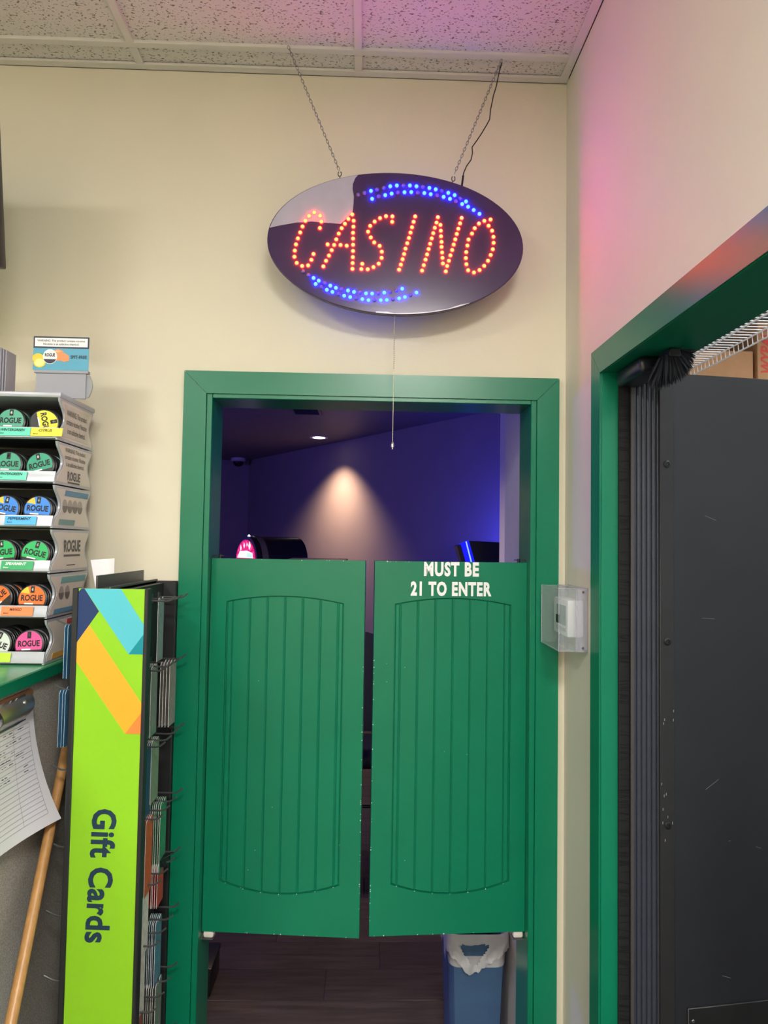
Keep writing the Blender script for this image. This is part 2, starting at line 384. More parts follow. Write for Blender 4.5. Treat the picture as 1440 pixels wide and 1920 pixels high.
# ================================================================== SALOON DOORS
DW, DH, DT = .4285, 1.012, .032
M_chip = mat('bare_chip', (225,230,222), .7)
def saloon_door(name, hinge, yaw, mirror, seed):
    """local frame: x from 0 (hinge) to DW (free edge) along the leaf, y = depth (front at -DT/2), z up"""
    root = thing(name, kind='structure', loc=hinge, rot=(0,0,yaw))
    rnd = random.Random(seed); sx = -1 if mirror else 1
    yf, yr, yp = -DT/2, -DT/2+.0075, -DT/2+.0030
    px0, px1 = .044, DW-.056          # recessed field
    def ztop(x): u = (x-px0)/(px1-px0)*2-1; return DH-.100-.018*u*u
    def zbot(x): u = (x-px0)/(px1-px0)*2-1; return .106+.030*u*u
    fr = MB(); N = 24
    fr.box(0,DW,yr,DT/2,0,DH)
    fr.box(0,px0,yf,yr,0,DH).box(px1,DW,yf,yr,0,DH)
    pts = [px0+(px1-px0)*i/N for i in range(N+1)]
    fr.prism([(x,yf,ztop(x)) for x in pts]+[(px1,yf,DH),(px0,yf,DH)], (0,yr-yf,0))
    fr.prism([(x,yf,zbot(x)) for x in pts]+[(px1,yf,0),(px0,yf,0)], (0,yr-yf,0))
    def flip(mb):
        for p in mb.v: p.x *= sx
        return mb
    obj('frame', flip(fr), M_green, root, local=True)
    gx = [px0+.0018] + [px0+.0165+.0492*i for i in range(7)] + [px1-.0018]
    for i in range(8):
        a, b = gx[i]+.0012, gx[i+1]-.0012; n = 4; ch = .0028
        q = [a+(b-a)*k/n for k in range(n+1)]
        mb = MB()
        out = [(x,ztop(x)-.002) for x in q] + [(x,zbot(x)+.002) for x in reversed(q)]
        inn = [(min(max(x,a+ch),b-ch),ztop(x)-.002-ch*.7) for x in q] + [(min(max(x,a+ch),b-ch),zbot(x)+.002+ch*.7) for x in reversed(q)]
        k = len(out)
        mb.add([(x,yr,z) for x,z in out]+[(x,yp+.002,z) for x,z in out]+[(x,yp,z) for x,z in inn],
               [tuple(range(2*k,3*k))]+[(j,(j+1)%k,k+(j+1)%k,k+j) for j in range(k)]+[(k+j,k+(j+1)%k,2*k+(j+1)%k,2*k+j) for j in range(k)])
        obj('plank', flip(mb), M_green, root, local=True, smooth=False)
    # worn paint chips along the groove ends and the free edge
    cm = MB()
    def chip(x,z,r,y=None):
        yy = (yf if y is None else y); k = 6; ph = rnd.random()*6
        P = [(x+math.cos(ph+j*math.pi/3)*r*rnd.uniform(.5,1.2), yy-.0004, z+math.sin(ph+j*math.pi/3)*r*rnd.uniform(.5,1.3)) for j in range(k)]
        cm.prism(P, (0,.0004,0))
    for x in gx[1:-1]: chip(x, zbot(x)+.0005, .0013, yf)
    for _ in range(22): chip(DW-.0012, rnd.uniform(.0,.75)*DH, rnd.uniform(.0007,.0017))
    for _ in range(7): chip(rnd.uniform(.2,.99)*DW, .0012, rnd.uniform(.0008,.0018))
    for _ in range(5): chip(rnd.uniform(.3,.95)*DW if not mirror else DW-rnd.uniform(.002,.10), DH-.0013, rnd.uniform(.0008,.002))
    for _ in range(6): chip(rnd.uniform(.1,.95)*DW, rnd.uniform(.1,.8)*DH, .0011)
    o = obj('paint_chips', flip(cm), M_chip, root, local=True, smooth=False); o['kind'] = 'stuff'
    # gravity pivot hardware
    x = -.0085
    obj('pivot_rod', flip(MB().tube([(x,.004,.02),(x,.004,DH+.048)], .0035, 8)), M_black, root, local=True)
    hb = MB().box(x-.002,.03,-.003,.011,DH+.006,DH+.0085).tube([(.018,.004,DH),(.018,.004,DH+.011)], .0045, 8)
    obj('top_bracket', flip(hb), M_black, root, local=True)
    obj('bottom_pivot', flip(MB().bbox(.002,.03,-.012,.012,-.02,-.0015,.005,2)), mat('white_nylon', (222,216,208), .5), root, local=True)
    obj('bottom_bracket', flip(MB().box(x-.004,.03,-.014,.014,-.023,-.0205).box(x-.006,x-.003,-.014,.014,-.03,.055)), M_steel, root, local=True)
    return root
HZ = .567
dL = saloon_door('door_1', (-.4435+.0045, .04, HZ), R(-4.6), False, 3)
dR = saloon_door('door_2', (.4405, .04, HZ), R(3.4), True, 4)
dL['label'] = 'left green saloon door leaf with arched grooved panel'; dR['label'] = 'right green saloon door leaf lettered MUST BE 21 TO ENTER'
def on_leaf(u, v, hinge, yaw):
    n = Vector((math.sin(yaw), -math.cos(yaw), 0)); o = Vector(hinge) + n*(DT/2)
    d = ray(u,v); return CAM + d*((o-CAM).dot(n)/d.dot(n))
hR = ((.4405,.04,HZ), R(3.4)); xdR = Vector((math.cos(hR[1]), math.sin(hR[1]), 0))
for s, box in (('MUST BE', (795,1053.5,898,1081)), ('21 TO ENTER', (770,1090.5,921.5,1118))):
    a = on_leaf(box[0],(box[1]+box[3])/2-.5,*hR); b = on_leaf(box[2],(box[1]+box[3])/2+.5,*hR); c = (a+b)/2
    h = (on_leaf((box[0]+box[2])/2,box[1],*hR) - on_leaf((box[0]+box[2])/2,box[3],*hR)).length
    text('lettering', s, c, xdR, Z, (b-a).length, h, M_white, dR, bold=.046, lift=.0008, sp=1.14)

# ================================================================== LED SIGN
SY = -.118            # front face of the sign
def sg(cu, cv): return onY(480+cu*.36111, 300+cv*.36111, SY)
RED = [(303,275),(276,293),(257,318),(242,347),(230,378),(218,409),(208,440),(202,472),(200,504),(212,536),(240,552),(271,549),(288,520),(299,490),(333,292),(340,322),(332,355),
 (350,554),(364,525),(379,498),(393,470),(406,443),(417,414),(430,384),(445,356),(462,333),(480,308),(500,285),(507,317),(506,348),(504,380),(504,410),(504,442),(504,474),(503,506),(502,537),(501,567),(372,440),(439,443),(471,447),
 (707,323),(708,295),(675,294),(644,304),(616,322),(593,344),(582,374),(596,404),(614,430),(642,448),(653,478),(652,510),(637,540),(610,558),(580,569),(547,568),(552,541),
 (826,295),(818,323),(810,351),(802,379),(794,407),(785,434),(776,462),(769,490),(761,517),(752,545),(743,571),
 (862,576),(871,548),(880,519),(888,492),(896,464),(904,437),(912,409),(920,382),(928,354),(937,327),(944,299),(957,339),(959,369),(960,398),(963,427),(963,453),(966,482),(968,510),(970,539),(985,580),(992,552),(1001,525),(1009,497),(1018,469),(1026,441),(1034,414),(1042,386),(1050,359),(1059,331),(1067,303),
 (1185,318),(1217,311),(1207,343),(1225,369),(1232,401),(1233,432),(1229,465),(1218,495),(1204,525),(1184,551),(1160,573),(1131,586),(1101,574),(1092,543),(1089,511),(1091,480),(1097,446),(1103,415),(1121,384),(1135,356),(1157,332)]
BLUE = [(597,162),(603,203),(697,138),(731,134),(671,184),(704,176),(799,134),(833,138),(771,169),(806,168),(900,147),(933,154),(874,173),(907,179),(998,172),(1031,184),(974,193),(1007,203),(1090,217),(1070,230),(1101,244),(1160,281),(1130,261),
 (299,614),(326,628),(310,645),(386,654),(415,665),(368,675),(397,686),(478,679),(509,686),(458,706),(489,713),(571,694),(603,695),(552,724),(584,729),(666,690),(648,729),(679,728),(759,670),(743,720),(773,713),(833,690)]
OFF = [(531,182),(562,172),(629,154),(663,146),(637,190),(765,134),(737,170),(866,141),(840,171),(965,161),(940,185),(1060,201),(1038,215),
 (246,580),(272,598),(357,640),(340,661),(445,672),(429,697),(540,689),(521,719),(634,693),(616,729),(697,685),(728,678),(711,724),(803,702)]
ctr = sg(726,433); ra = (sg(1391,459)-sg(60,403)).length/2; rb = (sg(702,65)-sg(742,802)).length/2; TIL = R(-.9)
sign = thing('led_sign', 'oval black LED sign reading CASINO in red with blue arcs', 'sign', ctr)
def el(k, t, y): 
    a, b = ra*k*math.cos(t), rb*k*math.sin(t)
    return Vector((ctr.x+a*math.cos(TIL)-b*math.sin(TIL), y, ctr.z+a*math.sin(TIL)+b*math.cos(TIL)))
n = 96; ang = [2*math.pi*i/n for i in range(n)]
face = MB()
rings = [(.9985,SY+.0012),(.990,SY)]
vs = [el(k,t,y) for k,y in rings for t in ang]
face.add(vs+[el(1,t,SY+.003) for t in ang]+[el(1,t,SY+.006) for t in ang], [tuple(range(n,2*n))]+[(i,(i+1)%n,n+(i+1)%n,n+i) for i in range(n)]+[(2*n+i,2*n+(i+1)%n,(i+1)%n,i) for i in range(n)]+[(3*n+i,3*n+(i+1)%n,2*n+(i+1)%n,2*n+i) for i in range(n)])
obj('face', face, mat('sign_acrylic', (64,42,84), .2, var=.05), sign, smooth=False)
bk = MB(); bk.prism([el(.985,t,SY+.006) for t in ang], (0,.018,0)); obj('back_tray', bk, M_black, sign)
def led_mesh(name, cols):
    r = .0052; mb = MB(); ns = 10
    prof = [(r,0),(r,.0016),(r*.93,.0028),(r*.72,.0042),(r*.42,.0050),(.00001,.0053)]
    mb.lathe(prof, (0,0,0), ax=(0,-1,0), n=ns); me = mb.mesh(name, cols)
    for p in me.polygons:
        p.material_index = 1 if (-p.center.y > .0024 and len(cols) > 1) else 0
    return me
def emis(name, col, st): return mat(name, (200,60,40) if col[0] > .5 else (40,60,200), .35, emit=col, estr=st)
lr = led_mesh('red_led', [emis('led_red_skirt', (1,.003,.002), 44), emis('led_red_core', (1,.026,.006), 36)])
lb = led_mesh('blue_led', [emis('led_blue_skirt', (.002,.003,1), 130), emis('led_blue_core', (.005,.022,1), 36)])
lo = led_mesh('unlit_led', [mat('led_unlit', (120,96,170), .3)])
for lst, me, nm in ((RED,lr,'red_led'),(BLUE,lb,'blue_led'),(OFF,lo,'unlit_led')):
    for q in lst:
        o = link(nm, me, sign); o.location = sg(*q) - ctr
bl = MB()
for q in BLUE: bl.lathe([(.004,0),(.004,.001),(.001,.0025)], sg(*q)+Vector((0,.0245,0)), ax=(0,1,0), n=6)
o = obj('led_backs', bl, mat('led_back_leak',(60,70,200),.4,emit=(.01,.02,1),estr=18), sign); o['kind'] = 'stuff'
# remains of the protective film
M_film = mat('protective_film', (176,172,190), .32, var=.04, scale=30)
def angle_of(cu,cv):
    d = sg(cu,cv)-ctr; x = d.x*math.cos(-TIL)-d.z*math.sin(-TIL); z = d.x*math.sin(-TIL)+d.z*math.cos(-TIL); return math.atan2(z/rb, x/ra)
def lens(c0, c1, inner):
    a0, a1 = angle_of(*c0), angle_of(*c1)
    if a1 < 0 and a0 > 0 and abs(a1-a0) > math.pi: a1 += 2*math.pi
    arc = [el(.991, a0+(a1-a0)*i/24, SY-.0007) for i in range(25)]
    P = arc + [Vector((p.x,SY-.0007,p.z)) for p in (sg(*q) for q in inner)]
    return MB().prism(P, (0,.0005,0))
obj('film', lens((526,72),(68,352), [(95,346),(130,339),(210,325),(290,320),(360,326),(440,332),(455,318),(480,298),(502,268),(506,230),(508,190),(501,150),(503,125),(515,95)]), M_film, sign, smooth=False)
obj('film', lens((622,797),(1112,752), [(1112,742),(1060,752),(1000,772),(900,788),(800,794),(720,796),(680,788),(622,786)]), mat('film_edge', (215,212,225), .3), sign, smooth=False)
# pull switch under the sign
p0 = sg(721,800); p0.y = SY+.012; p1 = onY(736,836,SY+.012)
pc = MB(); k = 9
L = (p0-onY(739,690,SY+.012)).length; q1 = p0+(p1-p0).normalized()*L
for i in range(26):
    c = p0.lerp(q1, i/25); pc.lathe([(.0001,-.0017),(.0014,-.001),(.0018,0),(.0014,.001),(.0001,.0017)], c, n=6)
pc.tube([p0,q1], .0006, 5).tube([q1,p1], .00095, 6)
pl = obj('pull_chain', pc, mat('pull_brass', (196,186,168), .3, metal=.6), sign)
obj('pull_knob', MB().lathe([(.0012,.012),(.0042,.006),(.0048,-.001),(.0048,-.004),(.002,-.005),(.002,-.009),(.0005,-.010)], p1, n=14), mat('knob_nickel', (200,198,196), .25, metal=.8), pl)

def chain(label, a, b, hook_at):
    t = thing('hanging_chain', label, 'chain', b, group='chains holding the casino sign')
    mb = MB(); d = b-a; L = d.length; dn = d.normalized(); e1 = Vector((0,1,0)); e1 = (e1-dn*e1.dot(dn)).normalized(); e2 = dn.cross(e1)
    step = .0098; k = int(L/step)
    for i in range(k):
        c = a + dn*(step*(i+.5)); s = e1 if i % 2 else e2
        P = [c + dn*math.cos(q*math.pi/5)*.0068 + s*math.sin(q*math.pi/5)*.0030 for q in range(10)]
        mb.tube(P, .00085, 5, closed=True)
    obj('links', mb, M_steel, t)
    hk = MB(); h0 = hook_at; 
    ring = [b + Vector((math.sin(q*math.pi/6)*.0045, 0, math.cos(q*math.pi/6)*.007-.006)) for q in range(1,12)]
    hk.tube(ring, .0012, 6).tube([b+Vector((0,0,-.012)), h0], .0012, 6)
    obj('eye_hook', hk, mat('dark_hook', (70,66,70), .35, metal=.9), t)
yC = SY+.010
a = onZ(540,84,CEIL-.003); b = onY(637,322,yC)
chain('steel hanging chain at the left of the casino sign', Vector((a.x,-.112,CEIL-.004)), b, el(.985, angle_of(437,90), yC)+Vector((0,0,-.004)))
b = onY(850,331,yC)
a = onZ(941,110,CEIL-.007)
chain('steel hanging chain at the right of the casino sign, beside its power cord', Vector((a.x,-.094,CEIL-.008)), b, el(.985, angle_of(1012,108), yC)+Vector((0,0,-.004)))
cp = [(941,113),(936,135),(931,160),(925,180),(920,205),(918,224),(912,235),(903,250),(893,265),(885,276),(886,287),(883,300),(875,311),(869,325),(867,340),(866,349)]
P = [onY(u,v,-.080+(yC+.090)*i/(len(cp)-1)) for i,(u,v) in enumerate(cp)]; P[0].z = CEIL-.0065
tag(obj('power_cord', MB().tube(P, .0016, 7).tube([P[-3]+(P[-2]-P[-3])*.3,P[-1]], .0028, 8), M_black), 'thin black power cord dropping from ceiling to the right of the sign', 'cord')

# ================================================================== GIFT CARD RACK
PYF = -.40
rack = thing('gift_card_rack', 'tall gift card rack with lime green end panel reading Gift Cards', 'display rack', (-.565,-.2,0))
M_rack = mat('rack_black_metal', (34,36,38), .42, var=.06)
M_lime = mat('lime_print', (140,202,34), .38, var=.01)
PX0, PX1, PZT = -.643, -.4855, 1.521
obj('end_frame', MB().bbox(PX0-.001,PX0+.011,PYF-.006,PYF+.022,.03,PZT,.002,1).bbox(PX1-.0045,PX1+.004,PYF-.006,PYF+.022,.03,PZT,.002,1).box(PX0,PX1,PYF+.004,PYF+.02,.03,PZT-.004), M_rack, rack)
pnl = obj('end_panel', MB().box(PX0+.010,PX1-.0035,PYF-.002,PYF+.004,.035,PZT-.001), M_lime, rack, smooth=False)
def pp(cu,cv): return onY(cu*.27778, 980+cv*.27778, PYF-.002)
lx0, lx1, zt = PX0+.010, PX1-.0035, PZT-.001
def clampp(p): p = Vector((min(max(p.x,lx0),lx1), PYF-.002, min(p.z,zt))); return p
for nm, col, pts in (('navy_print',(24,50,102),[(500,500),(562,432),(668,598),(500,835)]),
                     ('sky_print',(84,188,204),[(562,430),(806,430),(1000,735),(868,888)]),
                     ('teal_print',(0,138,152),[(1000,715),(868,888),(1000,890)]),
                     ('amber_print',(244,172,46),[(604,690),(495,842),(495,900),(845,1425),(1000,1222),(1000,1290)]),
                     ('orange_print',(246,134,60),[(1000,1222),(845,1425),(1000,1427)])):
    if nm == 'amber_print': pts = [(604,690),(500,830),(500,915),(845,1425),(985,1240),(965,1235)]
    P = [pp(*q) for q in pts]
    # clip the stripe to the panel
    def clip(P, f, val, sgn):
        out = []
        for i in range(len(P)):
            a, b = P[i], P[(i+1)%len(P)]; da, db = sgn*(getattr(a,f)-val), sgn*(getattr(b,f)-val)
            if da >= 0: out.append(a)
            if (da >= 0) != (db >= 0): out.append(a + (b-a)*(da/(da-db)))
        return out
    P = clip(clip(clip(P,'x',lx0,1),'x',lx1,-1),'z',zt,-1)
    o = obj('printed_stripe', MB().prism(P,(0,-.0006 if nm not in ('teal_print','orange_print') else -.0009,0)), mat(nm,col,.38,var=.01), pnl, smooth=False)
a = onY(199,1517,PYF-.0025); b = onY(177,1768,PYF-.0025); c = (a+b)/2; dn = Vector((b.x-a.x,0,b.z-a.z)).normalized(); dn = Vector((-.03,0,-1)).normalized()
text('lettering', 'Gift Cards', Vector((onY(189,1642,PYF-.0025).x, PYF-.0022, c.z)), dn, Vector((1,0,-.03)), (b-a).length, .0525, mat('navy_lettering', (20,52,74), .5), pnl, sp=1.06, bold=.03, lift=.0006)
CX0, CX1 = -.577, -.555
obj('core_panel', MB().box(CX0,CX1,PYF+.02,-.03,.03,1.512), M_rack, rack, smooth=False)
obj('back_panel', MB().bbox(-.70,-.5215,-.032,-.006,.03,1.517,.002,1), M_rack, rack)
obj('base', MB().bbox(-.70,-.48,-.42,-.01,0,.03,.004), M_rack, rack)
obj('top_channel', MB().box(-.612,-.608,-.36,-.035,1.512,1.546).box(-.612,-.575,-.36,-.02,1.512,1.517).box(-.579,-.575,-.37,-.02,1.508,1.522), mat('channel_grey', (70,72,72), .4), rack, smooth=False)
# hooks: one wire with an upturned tip, shared by all
def hook_mesh(L, s):
    path = [(0,0,0),(s*L*.72,0,-.001),(s*L*.84,0,.001),(s*L,0,.011)]
    return MB().tube(path, .0023, 6).box(-.002 if s > 0 else -.001,.001 if s > 0 else .002,-.008,.008,-.012,.012).mesh('hook', M_hook)
M_hook = mat('hook_wire', (96,98,98), .3, metal=.5)
hR_, hL_ = hook_mesh(.075,1), hook_mesh(.130,-1)
rowz = [1.478,1.318,1.140,.972,.822,.682,.532,.38]
hy = [-.075,-.135,-.195,-.25]
for ri, z in enumerate(rowz):
    for k, y in enumerate(hy):
        if ri == 0 and k == 3: continue
        o = link('hook', hR_, rack); o.location = Vector((CX1+.001, y, z-.0)) - Vector(rack.location)
for ri, z in enumerate(rowz):
    o = link('hook', hL_, rack); o.location = Vector((CX0-.001, -.33, z-(.045 if ri == 0 else .03))) - Vector(rack.location)
# hanging cards
def card_mesh(w, h, t, m_face, m_edge, band=None):
    mb = MB()
    hw, hh, ht = w/2, h, t/2
    prof = [(-hw,-hh),(hw,-hh),(hw,-.004),(hw-.006,.004),(.012,.004),(.010,.0015),(.0035,-.003),(-.0035,-.003),(-.010,.0015),(-.012,.004),(-hw+.006,.004),(-hw,-.004)]
    mb.prism([(-ht,y,z) for y,z in prof], (t,0,0))
    me = mb.mesh('card', [m_face, m_edge], smooth=False)
    for p in me.polygons: p.material_index = 0 if abs(p.normal.x) > .9 else 1
    return me
M_edge = mat('card_edge_white', (230,230,224), .5)
CARDS = [ # row, hook index, first x offset, count, pitch, height, colour, description, face colour name
 (0,1,.018,1,.004,.155,(142,158,160),'single silver gift card hanging alone on the top hook row'),
 (1,2,.006,5,.0045,.165,(120,150,132),'pale green gift card in the thick stack on the second hook row'),
 (1,1,.030,4,.0075,.155,(150,140,138),'thin clear gift card sleeve at the tips of the second hook row'),
 (2,2,.006,7,.0042,.145,(128,146,120),'white and sage gift card in the stack on the third hook row'),
 (2,3,.022,3,.004,.165,(40,60,110),'navy blue gift card close behind the lime panel on the third hook row'),
 (3,1,.010,7,.0048,.165,(60,140,100),'green and white gift card in the stack on the fourth hook row'),
 (3,3,.026,4,.0042,.17,(206,84,44),'orange red gift card close behind the lime panel on the fourth hook row'),
 (4,1,.012,6,.0048,.10,(190,40,42),'bright red gift card in the short stack on the fifth hook row'),
 (4,3,.024,3,.0045,.16,(214,208,196),'cream gift card close behind the lime panel on the fifth hook row'),
 (5,1,.012,6,.0046,.15,(86,122,150),'blue gift card in the stack on the sixth hook row'),
 (5,3,.020,3,.0045,.16,(212,206,192),'ivory gift card close behind the lime panel on the sixth hook row'),
 (6,1,.012,6,.0055,.15,(120,118,112),'grey gift card in the fanned stack on the seventh hook row'),
 (6,3,.022,2,.006,.13,(150,60,48),'brick red gift card close behind the lime panel on the seventh hook row'),
]
for ri,k,x0,cnt,pit,h,colr,lab in CARDS:
    m_ = mat('card_%d_%d' % (ri,k), colr, .3, var=.18, scale=60)
    me = card_mesh(.056, h, .0011, m_, M_edge)
    for q in range(cnt):
        o = link('gift_card', me); o.location = (CX1+.006+x0+pit*q, hy[k], rowz[ri]-.0005)
        o.rotation_euler = (0, 0, random.uniform(-.03,.03))
        tag(o, lab if cnt == 1 else lab+', '+['innermost','second out','third out','fourth out','fifth out','sixth out','seventh out'][q], 'gift card', 'gift cards on hook row %d, hook %d' % (ri+1, k+1) if cnt > 1 else None)
for zi,(z,cnt,h) in enumerate(((rowz[0]-.045,2,.115),(rowz[1]-.03,3,.12))):
    lab = ['blue gift card on the upper hook left of the lime panel','blue gift card on the lower hook left of the lime panel'][zi]
    me = card_mesh(.056, h, .0011, mat('card_left_blue', (78,132,172), .28, var=.15, scale=50), mat('card_edge_blue', (150,182,200), .4))
    for q in range(cnt):
        o = link('gift_card', me); o.location = (CX0-.094-.0062*q, -.33, z-.0005); o.rotation_euler = (0,0,random.uniform(-.03,.03))
        tag(o, lab+', '+['innermost','second out','third out'][q], 'gift card', ['blue cards, upper hook','blue cards, lower hook'][zi])
# binder clip that holds the fifth row
c = Vector((CX1+.045, hy[1], rowz[4]-.004))
t = thing('binder_clip', 'small black clip on a hook in the fifth card row', 'clip', c)
obj('body', MB().prism([(c.x-.014,c.y-.02,c.z),(c.x+.014,c.y-.02,c.z),(c.x+.004,c.y-.02,c.z+.016),(c.x-.004,c.y-.02,c.z+.016)], (0,.04,0)), M_black, t)
obj('lever', MB().tube([c+Vector((.004,-.012,.015)),c+Vector((.022,-.008,.024)),c+Vector((.03,0,.026)),c+Vector((.022,.008,.024)),c+Vector((.004,.012,.015))], .0014, 6), M_black, t)
# loose white sheet behind the rack top
pa, pb, pc_, pd = onY(170,1050,-.22), onY(213,1047,-.22), onY(212,1110,-.22), onY(184,1125,-.22)
def sheet(u,v):
    top = pa.lerp(pb,u); bot = pd.lerp(pc_,u); p = top.lerp(bot,v); return p + Vector((0, .012*math.sin(u*2.6)-.004*v, 0))
s0 = MB().grid(sheet,10,6); k = len(s0.v); s0.v += [p+Vector((0,.0008,0)) for p in s0.v]; s0.f += [tuple(i+k for i in reversed(f)) for f in s0.f]
tag(obj('paper_sheet', s0, mat('white_paper', (234,230,236), .7, var=.01), fix=False), 'curled white sheet of paper standing behind the gift card rack', 'paper')

# ================================================================== COUNTER AND WHAT STANDS ON IT
CTX, CTZ = -.735, 1.336
cnt = thing('counter', 'green topped checkout counter with speckled grey laminate side', 'counter', (-1.2,-.65,0))
obj('countertop', MB().bbox(-1.75,CTX,-1.25,-.002,CTZ-.026,CTZ,.003), mat('green_laminate_top', (70,158,104), .3, var=.03), cnt)
obj('top_edge', MB().bbox(CTX-.002,CTX+.003,-1.25,-.002,CTZ-.028,CTZ-.002,.001,1), M_green, cnt)
obj('side_panel', MB().box(-1.72,CTX-.012,-1.22,-.003,0,CTZ-.027), laminate_mat(), cnt, smooth=False)

DX1, DX0 = -.746, -1.04
TP = .1048
dsp = thing('tin_display', 'six tier grey plastic tin display rack standing on the green counter', 'display rack', (-.89,-.18,CTZ))
M_sil = mat('silver_plastic', (176,180,188), .32, var=.03, metal=.15)
M_sheet = mat('ivory_card', (214,208,194), .55, var=.02)
def yf(k): return -.300+.0055*k
def bumpf(t): return math.sin(math.pi*min(max((t-.10)/.86,0),1))**1.3
def edge_front(k, t, inset=0.): return yf(k)+.0055*t+.034*bumpf(t)+inset
def edge_back(k, t, inset=0.): return -.062-.026*bumpf(t)-inset
def side_poly(k, x, ins=0., zi=0.):
    z0 = CTZ+.001+TP*k; z1 = z0+TP-.0035; ts = [i/12 for i in range(13)]
    f = [(x, edge_front(k,t,ins), z0+zi+(z1-z0-2*zi)*t) for t in ts]; b = [(x, edge_back(k,t,ins), z0+zi+(z1-z0-2*zi)*t) for t in reversed(ts)]
    return f+b
SIDE_TXT = {5:'WARNING: This product\ncontains nicotine. Nicotine\nis an addictive chemical.', 4:'WARNING: This product\ncontains nicotine. Nicotine\nis an addictive chemical.'}
M_grey_txt = mat('grey_print', (92,88,84), .6)
for k in range(6):
    z0 = CTZ+.001+TP*k; z1 = z0+TP-.0035
    sp_ = obj('side_panel', MB().prism(side_poly(k,DX1), (-.005,0,0)), M_sil, dsp)
    obj('side_panel', MB().prism(side_poly(k,DX0), (.005,0,0)), M_sil, dsp)
    st = obj('side_card', MB().prism(side_poly(k,DX1,.009,.006), (.0007,0,0)), M_sheet, sp_, smooth=False)
    yc = -.165; zc = (z0+z1)/2; xx = DX1+.0008
    def stripe(col, ya, yb, za, zb): poly('printed_band', [(xx,ya,za),(xx,yb,za),(xx,yb+.006,zb),(xx,ya+.006,zb)], X, mat('band_%d_%d_%d' % col, col, .5), sp_)
    if k == 5:
        poly('warning_box', [(xx,-.243,z0+.012),(xx,-.098,z0+.012),(xx,-.098,z1-.012),(xx,-.243,z1-.012)], X, mat('card_cream', (206,200,184), .6), sp_)
        text('lettering', SIDE_TXT[5], (xx+.0005,-.17,zc), Y, Z, .122, .058, M_grey_txt, sp_, bold=.01)
    elif k == 4:
        text('lettering', SIDE_TXT[4], (xx,-.17,zc+.019), Y, Z, .122, .045, M_grey_txt, sp_, bold=.01)
        text('lettering', 'ROGUE', (xx,-.175,zc-.026), Y, Z, .075, .022, M_grey_txt, sp_, bold=.03)
        poly('printed_line', [(xx,-.21,zc-.044),(xx,-.14,zc-.044),(xx,-.14,zc-.040),(xx,-.21,zc-.040)], X, M_grey_txt, sp_)
    elif k == 2:
        text('lettering', 'ROGUE', (xx,-.17,zc+.012), Y, Z, .098, .030, M_grey_txt, sp_, bold=.03)
        poly('printed_line', [(xx,-.218,zc-.014),(xx,-.122,zc-.014),(xx,-.122,zc-.009),(xx,-.218,zc-.009)], X, M_grey_txt, sp_)
        poly('printed_line', [(xx,-.20,zc-.036),(xx,-.15,zc-.036),(xx,-.15,zc-.034),(xx,-.20,zc-.034)], X, M_grey_txt, sp_)
    elif k == 3:
        stripe((92,140,168), -.225, -.085, z1-.022, z1-.008); stripe((112,150,146), -.255, -.165, z0+.008, z0+.022)
    elif k == 1:
        stripe((110,164,164), -.23, -.085, z1-.024, z1-.009); stripe((96,150,178), -.265, -.1, z0+.007, z0+.018)
    else:
        stripe((196,84,80), -.19, -.1, z1-.022, z1-.008); stripe((212,160,72), -.265, -.1, z0+.007, z0+.02)
    if k in (3,1,0):       # printed row of tins
        for q in range(4 if k == 3 else 2 if k == 1 else 1):
            yy = -.222+.03*q if k == 3 else -.225+.034*q if k == 1 else -.185; cz = zc+.004
            P = [(xx, yy+math.cos(a)*.0145, cz+math.sin(a)*.0165) for a in [2*math.pi*i/14 for i in range(14)]]
            poly('printed_tin', P, X, mat('printed_tin_grey', (168,160,150), .5), sp_, .0004)
            P = [(xx+.0004, yy+math.cos(a)*.0145, cz+math.sin(a)*.0165) for a in [math.pi+math.pi*i/8 for i in range(9)]]
            poly('printed_tin', P, X, mat('printed_tin_dark', (118,112,106), .5), sp_, .0004)
    # tier floor, dark inside, front lip
    tr = obj('tier_tray', MB().box(DX0+.005,DX1-.005,yf(k)+.004,-.07,z0,z0+.004), M_dark, dsp, smooth=False)
    obj('tier_back', MB().box(DX0+.005,DX1-.005,-.098,-.092,z0+.004,z1), M_dark, dsp, smooth=False)
    obj('divider', MB().box(-.828,-.827,yf(k)+.03,-.10,z0+.004,z0+.05), mat('smoke_plastic', (60,64,74), .3), dsp, smooth=False)
    y0 = yf(k)
    obj('front_lip', MB().prism([(DX0,y0+.006,z0),(DX0,y0-.003,z0+.004),(DX0,y0-.002,z0+.010),(DX0,y0+.001,z0+.018),(DX0,y0+.004,z0+.029),(DX0,y0+.0065,z0+.029)], (DX1-DX0-.001,0,0)), M_sil, dsp)
ztop = CTZ+.001+TP*6
obj('top_cap', MB().bbox(DX0-.002,DX1+.002,-.268,-.055,ztop-.004,ztop+.010,.004,2), M_sil, dsp)
# header bracket and header card
ya = -.2
hb = obj('header_bracket', MB().box(-.836,-.714,ya,ya+.006,ztop+.008,2.040).box(-.840,-.708,ya-.004,ya+.010,2.036,2.042), mat('grey_bracket', (150,152,162), .4, var=.02), dsp, smooth=False)
def wing(u,v): return Vector((-.714+.016*math.sin(v*1.6)*1.0, ya+.002-.006*u, ztop+.008+(2.036-ztop-.008)*v)) if False else Vector((-.714+.019*u*(.55+.45*math.sin(math.pi*v)), ya+.004-.010*u, ztop+.010+(2.034-ztop-.012)*v))
wg = MB().grid(wing,4,10); kk = len(wg.v); wg.v += [p+Vector((0,.003,0)) for p in wg.v]; wg.f += [tuple(i+kk for i in reversed(f)) for f in wg.f]
obj('bracket_wing', wg, M_sil, hb, fix=False)
hc0, hc1, hz0, hz1 = -.844, -.708, 2.043, 2.127
yc0 = ya-.002
